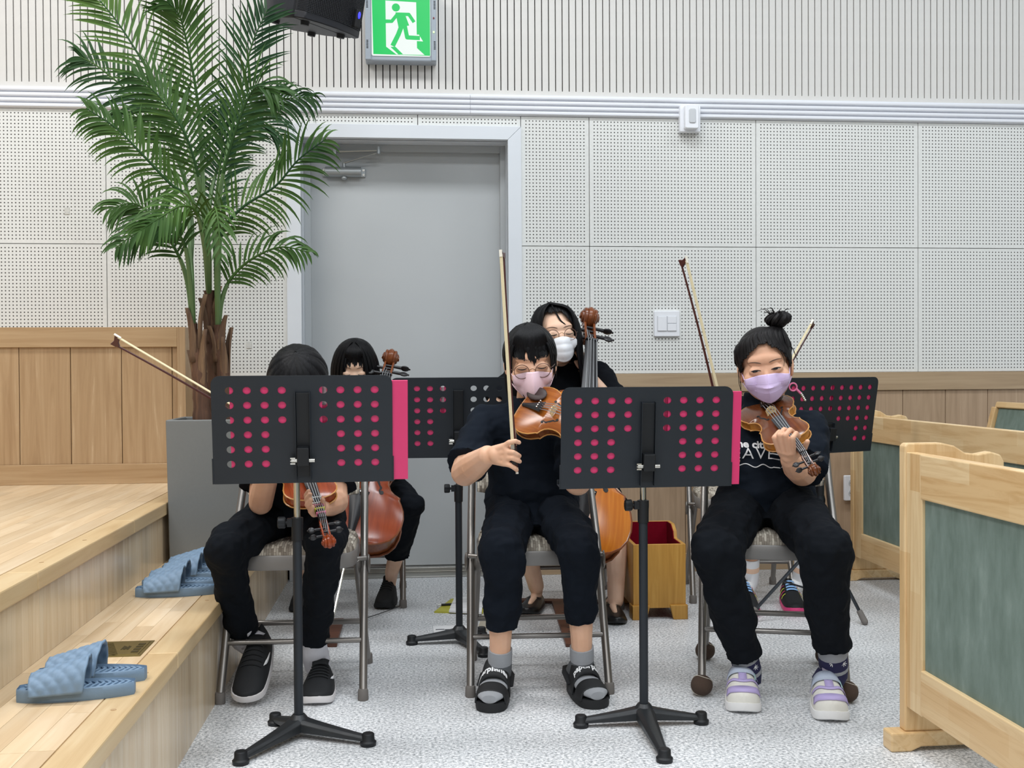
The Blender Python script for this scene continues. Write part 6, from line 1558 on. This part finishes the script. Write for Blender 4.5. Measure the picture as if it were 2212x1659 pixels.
# print on the shirt
def shirt_text(bd, txt, size, cx, cz, bold, tilt=0.0, space=1.0, name='lettering'):
    me = text_mesh(txt, size, 0.0002, bold, space); inv3 = bd.inv.to_3x3()
    bm = bmesh.new(); bm.from_mesh(me); bmesh.ops.subdivide_edges(bm, edges=[e for e in bm.edges if e.calc_length() > 0.006], cuts=2); bm.to_mesh(me); bm.free()
    for v in me.vertices:
        w0 = V((cx + v.co.x * math.cos(tilt) - v.co.y * math.sin(tilt), 2.6, cz + v.co.x * math.sin(tilt) + v.co.y * math.cos(tilt)))
        h = bd.tbvh.ray_cast(bd.inv @ w0, V((0, 1, 0)))
        q = h[0] if h[0] is not None else bd.inv @ V((w0.x, 3.2, w0.z))
        v.co = q + V((0, -0.0022 - v.co.z, 0))
    return obj(name, me, 'print_white', bd.tee, False)
tp = (1.076, 3.240, 0.760); shirt_text(R1, 'the citizen', 0.031, tp[0], tp[2], 0.0011, -0.04)
tp = (1.067, 3.240, 0.731); shirt_text(R1, 'HEAVEN', 0.050, tp[0] + 0.0, tp[2], -0.0003, 0.0, 1.12)
b = MB(); pts = []
for i in range(41):
    x = -0.085 + 0.17 * i / 40; w0 = V((tp[0] + x, 2.6, tp[2] - 0.036 + 0.005 * math.sin(i * 0.55) - 0.03 * abs(x) * (1 if x > 0 else 0))); h = R1.tbvh.ray_cast(R1.inv @ w0, V((0, 1, 0)))
    if h[0] is not None: pts.append(h[0] + V((0, -0.0015, 0)))
b.tube(pts, 0.0017, 5); b.build('wavy_line', 'print_white', R1.tee)
def lav(bd, up, so, surf, M):
    ribbon(bd, up, surf, [(-0.92, 0.78), (-0.5, 0.88), (0.0, 0.91), (0.5, 0.88), (0.92, 0.78)], 'shoe_lavender', [0.05, 0.065, 0.07, 0.065, 0.05], 'toe_guard', 0.0028)
    ribbon(bd, up, surf, [(-0.9, 0.60), (-0.5, 0.66), (0.0, 0.73), (0.5, 0.66), (0.9, 0.60)], 'shoe_lavender', [0.02, 0.026, 0.026, 0.026, 0.02], 'overlay', 0.003)
    ribbon(bd, up, surf, [(-0.85, 0.40), (-0.3, 0.46), (0.3, 0.46), (0.85, 0.40)], 'shoe_band', [0.085, 0.095, 0.095, 0.085], 'elastic_band', 0.005)
    ribbon(bd, up, surf, [(0.0, 0.22), (0.0, 0.36)], 'shoe_grey_lilac', [0.05, 0.05], 'pull_tab', 0.005)
    ribbon(bd, up, surf, [(0.0, 0.56), (0.0, 0.70)], 'shoe_lavender', [0.05, 0.05], 'vamp_stripe', 0.004)
    for s in (-1, 1): ribbon(bd, up, surf, [(s * 0.98, 0.12), (s * 0.96, 0.28)], 'shoe_lavender', [0.03, 0.03], 'heel_patch', 0.003)
    ribbon(bd, up, surf, [(0.86, 0.30), (0.70, 0.48), (0.62, 0.64)], 'shoe_mint', [0.008, 0.008], 'side_piping', 0.006)
for he, to in ((R1.P['heR'], R1.P['toR']), (R1.P['heL'], R1.P['toL'])):
    sneaker(R1, he, to, (V(he) - V(to)).length, 0.049, 'shoe_cream', 'shoe_white', 0.026, None, 0.112, lav, 0.036)

for q in 'RL':
    kn, an = R1.P['kn' + q], R1.P['an' + q]; sock(R1, kn, an, [(0.84, 0.93, 'sock_grey'), (0.93, 1.02, 'sock_navy'), (1.02, 1.05, 'sock_grey')], 0.042); sock(R1, kn, an, [(1.05, 1.08, 'sock_navy')], 0.0415, lerp(R1.P['he' + q], R1.P['to' + q], 0.22) + V((0, 0, 0.06)))
    for dx in (-0.018, 0.016):                        # knitted stars on the navy band
        c = lerp(kn, an, 0.975); b = MB()
        for k in range(4):
            a = k * PI / 4; d = V((math.cos(a), 0, math.sin(a))) * 0.009; y = -math.sqrt(max(0, 0.0428 ** 2 - dx * dx)); b.tube([c + V((dx, y, 0)) - d, c + V((dx, y, 0)) + d], 0.0010, 4)
        b.build('sock_star', 'print_white', R1.root, world=True)

# ---- cellist in the black mask
K1 = person('girl with long black hair and a black mask playing cello', dict(
    pelvis=(-0.265, 4.78, 0.57), chest=(-0.265, 4.76, 0.78), neck=(-0.26, 4.72, 0.925), head=(-0.249, 4.640, 1.004),
    shR=(-0.41, 4.76, 0.885), elR=(-0.52, 4.68, 0.70), wrR=(-0.40, 4.42, 0.62), shL=(-0.115, 4.76, 0.885), elL=(-0.06, 4.72, 0.74), wrL=(-0.131, 4.580, 0.833),
    knR=(-0.50, 4.36, 0.46), anR=(-0.47, 4.58, 0.13), heR=(-0.47, 4.66, 0), toR=(-0.48, 4.45, 0), knL=(-0.019, 4.380, 0.446), anL=(-0.097, 4.580, 0.136), heL=(-0.10, 4.66, 0), toL=(-0.134, 4.465, 0.000)),
    skin='skin_c', hs=1.0, hrot=(14, 0, 0), arm=(0.040, 0.034, 0.023), hem=(0.062, 0.062), hemt=(0.72, 0.72), knee_r=0.068,
    hands=[generic_hand((-0.40, 4.42, 0.62), (0.6, -0.6, -0.2), (-0.2, -0.6, 0.6)), generic_hand((-0.131, 4.580, 0.833), (0.3, -0.6, 0.1), (0.8, -0.3, 0))])
hair_cap(K1.H, lambda az: 0.085 if abs(az) < 0.3 else (0.085 - 0.11 * (abs(az) - 0.3) if abs(az) < 1.0 else -0.05), 1.08).build('hair', 'hair_black', K1.root, world=True, solid=0.006, fix=False)
random.seed(8); b = MB()
for q in (-1, 1):
    for k in range(11):
        u = k / 10; az = 0.62 + 1.9 * u; x = q * 0.088 * math.sin(min(az, 1.65)) if az < 1.7 else q * 0.088 * math.sin(az); y = 0.02 - 0.100 * math.cos(az)
        lock(b, [K1.H @ V(p) for p in ((q * 0.012, -0.030 + 0.05 * u, 0.126), (x * 0.72, -0.05 + 0.08 * u, 0.100), (x * 1.05, y, 0.030), (x * 1.14, y + 0.005, -0.06), (x * 1.18, y + 0.02, -0.15 - 0.03 * u))], 0.020, 0.4, K1.H.to_3x3() @ V((q, -0.3 + u, 0.2)), 14)
b.build('long_locks', 'hair_black', K1.root, world=True)
b = MB()
for i in range(14):
    x = -0.046 + 0.092 * (i + 0.5) / 14; ze = 0.034 + 0.7 * max(0, abs(x) - 0.02) * -1 + random.uniform(-0.004, 0.01)
    if i % 4 == 1: ze += 0.02
    lock(b, [K1.H @ V(p) for p in ((x * 0.2, -0.040, 0.126), (x * 0.7, -0.078, 0.095), K1.hit(x, 0.056, 0.008), K1.hit(x * 1.06, ze, 0.004))], 0.0050, 0.4, K1.H.to_3x3() @ V((0, -1, 0)))
b.build('fringe', 'hair_black', K1.root, world=True)
comb(K1, 50, lambda a: 0.08 if abs(a) < 0.5 else -0.03, 1.10, 0.011, 9, crown_y=0.0)
eyes(K1, 'closed', -0.002); mask(K1, 'mask_black', 'boat', -0.012, -0.112, 0.066)
for he, to in (((-0.47, 4.66, 0), (-0.48, 4.45, 0)), ((-0.10, 4.66, 0), (-0.134, 4.465, 0.000))):
    sneaker(K1, he, to, (V(he) - V(to)).length, 0.042, 'shoe_black', 'shoe_black', 0.02, 'cable', 0.11)

# ---- woman with the amber cello
T1 = person('woman with long black hair, glasses and a white mask behind the cello', dict(
    pelvis=(0.63, 4.64, 0.60), chest=(0.635, 4.62, 0.86), neck=(0.64, 4.58, 1.05), head=(0.609, 4.480, 1.140),
    shR=(0.45, 4.62, 0.985), elR=(0.30, 4.50, 0.78), wrR=(0.42, 4.28, 0.66), shL=(0.815, 4.62, 0.985), elL=(0.898, 4.520, 0.786), wrL=(0.736, 4.550, 0.996),
    knR=(0.40, 4.30, 0.48), anR=(0.507, 4.420, 0.094), heR=(0.53, 4.50, 0), toR=(0.458, 4.293, 0.000), knL=(0.851, 4.400, 0.423), anL=(0.812, 4.250, 0.064), heL=(0.80, 4.33, 0), toL=(0.786, 4.097, 0.000), x=dict(slvL=0.62, slvR=0.62)),
    skin='skin_c', hs=1.10, hrot=(-5, 4, -5), arm=(0.044, 0.038, 0.026), s=1.12, tee='dress_black', trou='dress_black', tee_r=(0.165, 0.115), skirt=True, cat='person',
    hands=[generic_hand((0.42, 4.28, 0.66), (0.6, -0.5, -0.3), (-0.2, -0.6, 0.6), 0.025), generic_hand((0.736, 4.550, 0.996), (-0.2, -0.3, 0.7), (0.8, -0.3, 0), 0.025)])
hair_cap(T1.H, lambda az: 0.105 if -0.8 < az < 0.35 else (0.095 - 0.10 * (abs(az) - 0.35) if abs(az) < 1.2 else -0.06), 1.05).build('hair', 'hair_black', T1.root, world=True, solid=0.006, fix=False)
random.seed(21); b = MB()
for k in range(12):                                   # swept to the viewer's right and over the shoulder
    u = k / 11; az = 0.80 + 1.5 * u; x = 0.087 * math.sin(min(az, 1.6)); y = 0.02 - 0.10 * math.cos(az)
    lock(b, [T1.H @ V(p) for p in ((-0.022, -0.035 + 0.05 * u, 0.126), (0.045 + 0.02 * u, -0.055 + 0.08 * u, 0.098), (x * 1.04, y, 0.030), (x * 1.08, y + 0.01, -0.07), (x * 1.06, y - 0.01, -0.18), (x * 0.95, y - 0.03, -0.27 - 0.03 * u))], 0.020, 0.4, T1.H.to_3x3() @ V((1, -0.4 + u, 0.2)), 16)
for k in range(9):
    u = k / 8; az = 0.95 + 1.3 * u; x = -0.087 * math.sin(min(az, 1.6)); y = 0.02 - 0.10 * math.cos(az)
    lock(b, [T1.H @ V(p) for p in ((-0.026, -0.035 + 0.05 * u, 0.126), (-0.055, -0.045 + 0.08 * u, 0.098), (x * 1.03, y, 0.030), (x * 1.06, y + 0.02, -0.07), (x * 1.0, y + 0.04, -0.16))], 0.016, 0.4, T1.H.to_3x3() @ V((-1, -0.4 + u, 0.2)), 14)
b.build('long_locks', 'hair_black', T1.root, world=True)
b = MB(); lock(b, [T1.H @ V(p) for p in ((-0.020, -0.060, 0.115), T1.hit(-0.004, 0.075, 0.008), T1.hit(0.006, 0.050, 0.004), T1.hit(0.022, 0.034, 0.003))], 0.0035, 0.5, T1.H.to_3x3() @ V((0, -1, 0)))
b.build('loose_strand', 'hair_black', T1.root, world=True)
comb(T1, 60, lambda a: 0.096 if -0.8 < a < 0.3 else (0.085 - 0.12 * (abs(a) - 0.3) if abs(a) < 1.2 else -0.06), 1.085, 0.010, 23, px0=-0.020, crown_y=0.0)
eyes(T1, 'closed', -0.001); mask(T1, 'mask_white', 'pleat', -0.012, -0.108, 0.066); glasses(T1, 'wire_brown', -0.004, 0.0235, 0.034)
b = MB(); c = T1.P['neck']; b.tube([c + V((0.060 * math.cos(a), 0.055 * math.sin(a) - 0.012, -0.012 - 0.012 * math.sin(-a))) for a in [2*PI*i/24 for i in range(25)]], 0.0012, 5); b.build('necklace', 'chrome', T1.root, world=True)
def loafer(bd, he, to):
    up, surf, M = sneaker(bd, he, to, (V(he) - V(to)).length, 0.044, 'shoe_leather', 'shoe_leather', 0.016, None, 0.058)
    ribbon(bd, up, surf, [(-0.75, 0.46), (0, 0.52), (0.75, 0.46)], 'shoe_black', [0.012, 0.014, 0.012], 'saddle', 0.003)
loafer(T1, (0.53, 4.51, 0), (0.453, 4.286, 0.000)); loafer(T1, (0.80, 4.36, 0), (0.787, 4.081, 0.000))

# ---- player hidden behind the lavender mask girl
S1 = person('player hidden behind the lavender mask girl, striped socks and bright shoes showing', dict(
    pelvis=(1.53, 4.68, 0.55), chest=(1.535, 4.65, 0.73), neck=(1.54, 4.60, 0.87), head=(1.543, 4.550, 0.979),
    shR=(1.42, 4.63, 0.83), elR=(1.40, 4.50, 0.66), wrR=(1.293, 4.120, 0.653), shL=(1.655, 4.63, 0.83), elL=(1.66, 4.48, 0.68), wrL=(1.58, 4.30, 0.74),
    knR=(1.40, 4.30, 0.47), anR=(1.423, 4.400, 0.107), heR=(1.405, 4.46, 0), toR=(1.351, 4.172, 0.000), knL=(1.66, 4.30, 0.47), anL=(1.638, 4.400, 0.098), heL=(1.60, 4.46, 0), toL=(1.545, 4.181, 0.000)),
    skin='skin_a', hs=0.92, hrot=(5, 0, 0), arm=(0.036, 0.032, 0.022), hem=(0.052, 0.052), hemt=(0.70, 0.70), knee_r=0.058, thigh_r=0.07, tee_r=(0.115, 0.09), s=0.9,
    hands=[generic_hand((1.293, 4.120, 0.653), (0.1, -0.3, -0.5), (-0.6, -0.5, 0.2)), generic_hand((1.58, 4.30, 0.74), (-0.2, -0.4, 0.5), (0.7, -0.4, 0))])
hair_cap(S1.H, lambda az: 0.05 if abs(az) < 1.0 else (0.0 if abs(az) < 1.6 else -0.06), 1.04).build('hair', 'hair_black', S1.root, world=True, solid=0.006, fix=False)
eyes(S1, 'closed'); mask(S1, 'mask_white', 'boat')
def bright(bd, up, so, surf, M):
    for k in range(4): ribbon(bd, up, surf, [(-0.42, 0.36 + 0.07 * k), (0.42, 0.36 + 0.07 * k)], 'shoe_blue', [0.020, 0.020], 'bright_lace', 0.005)
    for s in (-1, 1):
        for k in range(4): ribbon(bd, up, surf, [(s * 0.95, 0.30 + 0.10 * k), (s * 0.60, 0.40 + 0.08 * k)], 'shoe_pink' if k % 2 == 0 else 'tape_yellow', [0.010, 0.005], 'flash', 0.004)
    ribbon(bd, up, surf, [(-0.3, 0.27), (0.3, 0.27)], 'shoe_leather', [0.03, 0.03], 'tongue_badge', 0.006)
for he, to in (((1.405, 4.47, 0), (1.346, 4.156, 0.000)), ((1.60, 4.47, 0), (1.539, 4.166, 0.000))):
    sneaker(S1, he, to, (V(he) - V(to)).length, 0.042, 'shoe_black', 'shoe_pink', 0.022, None, 0.10, bright)
for q in 'RL': sock(S1, S1.P['kn' + q], S1.P['an' + q], [(0.75, 0.84, 'print_white'), (0.84, 0.90, 'sock_peach'), (0.90, 1.02, 'print_white')], 0.034, lerp(S1.P['he' + q], S1.P['to' + q], 0.25) + V((0, 0, 0.05)))
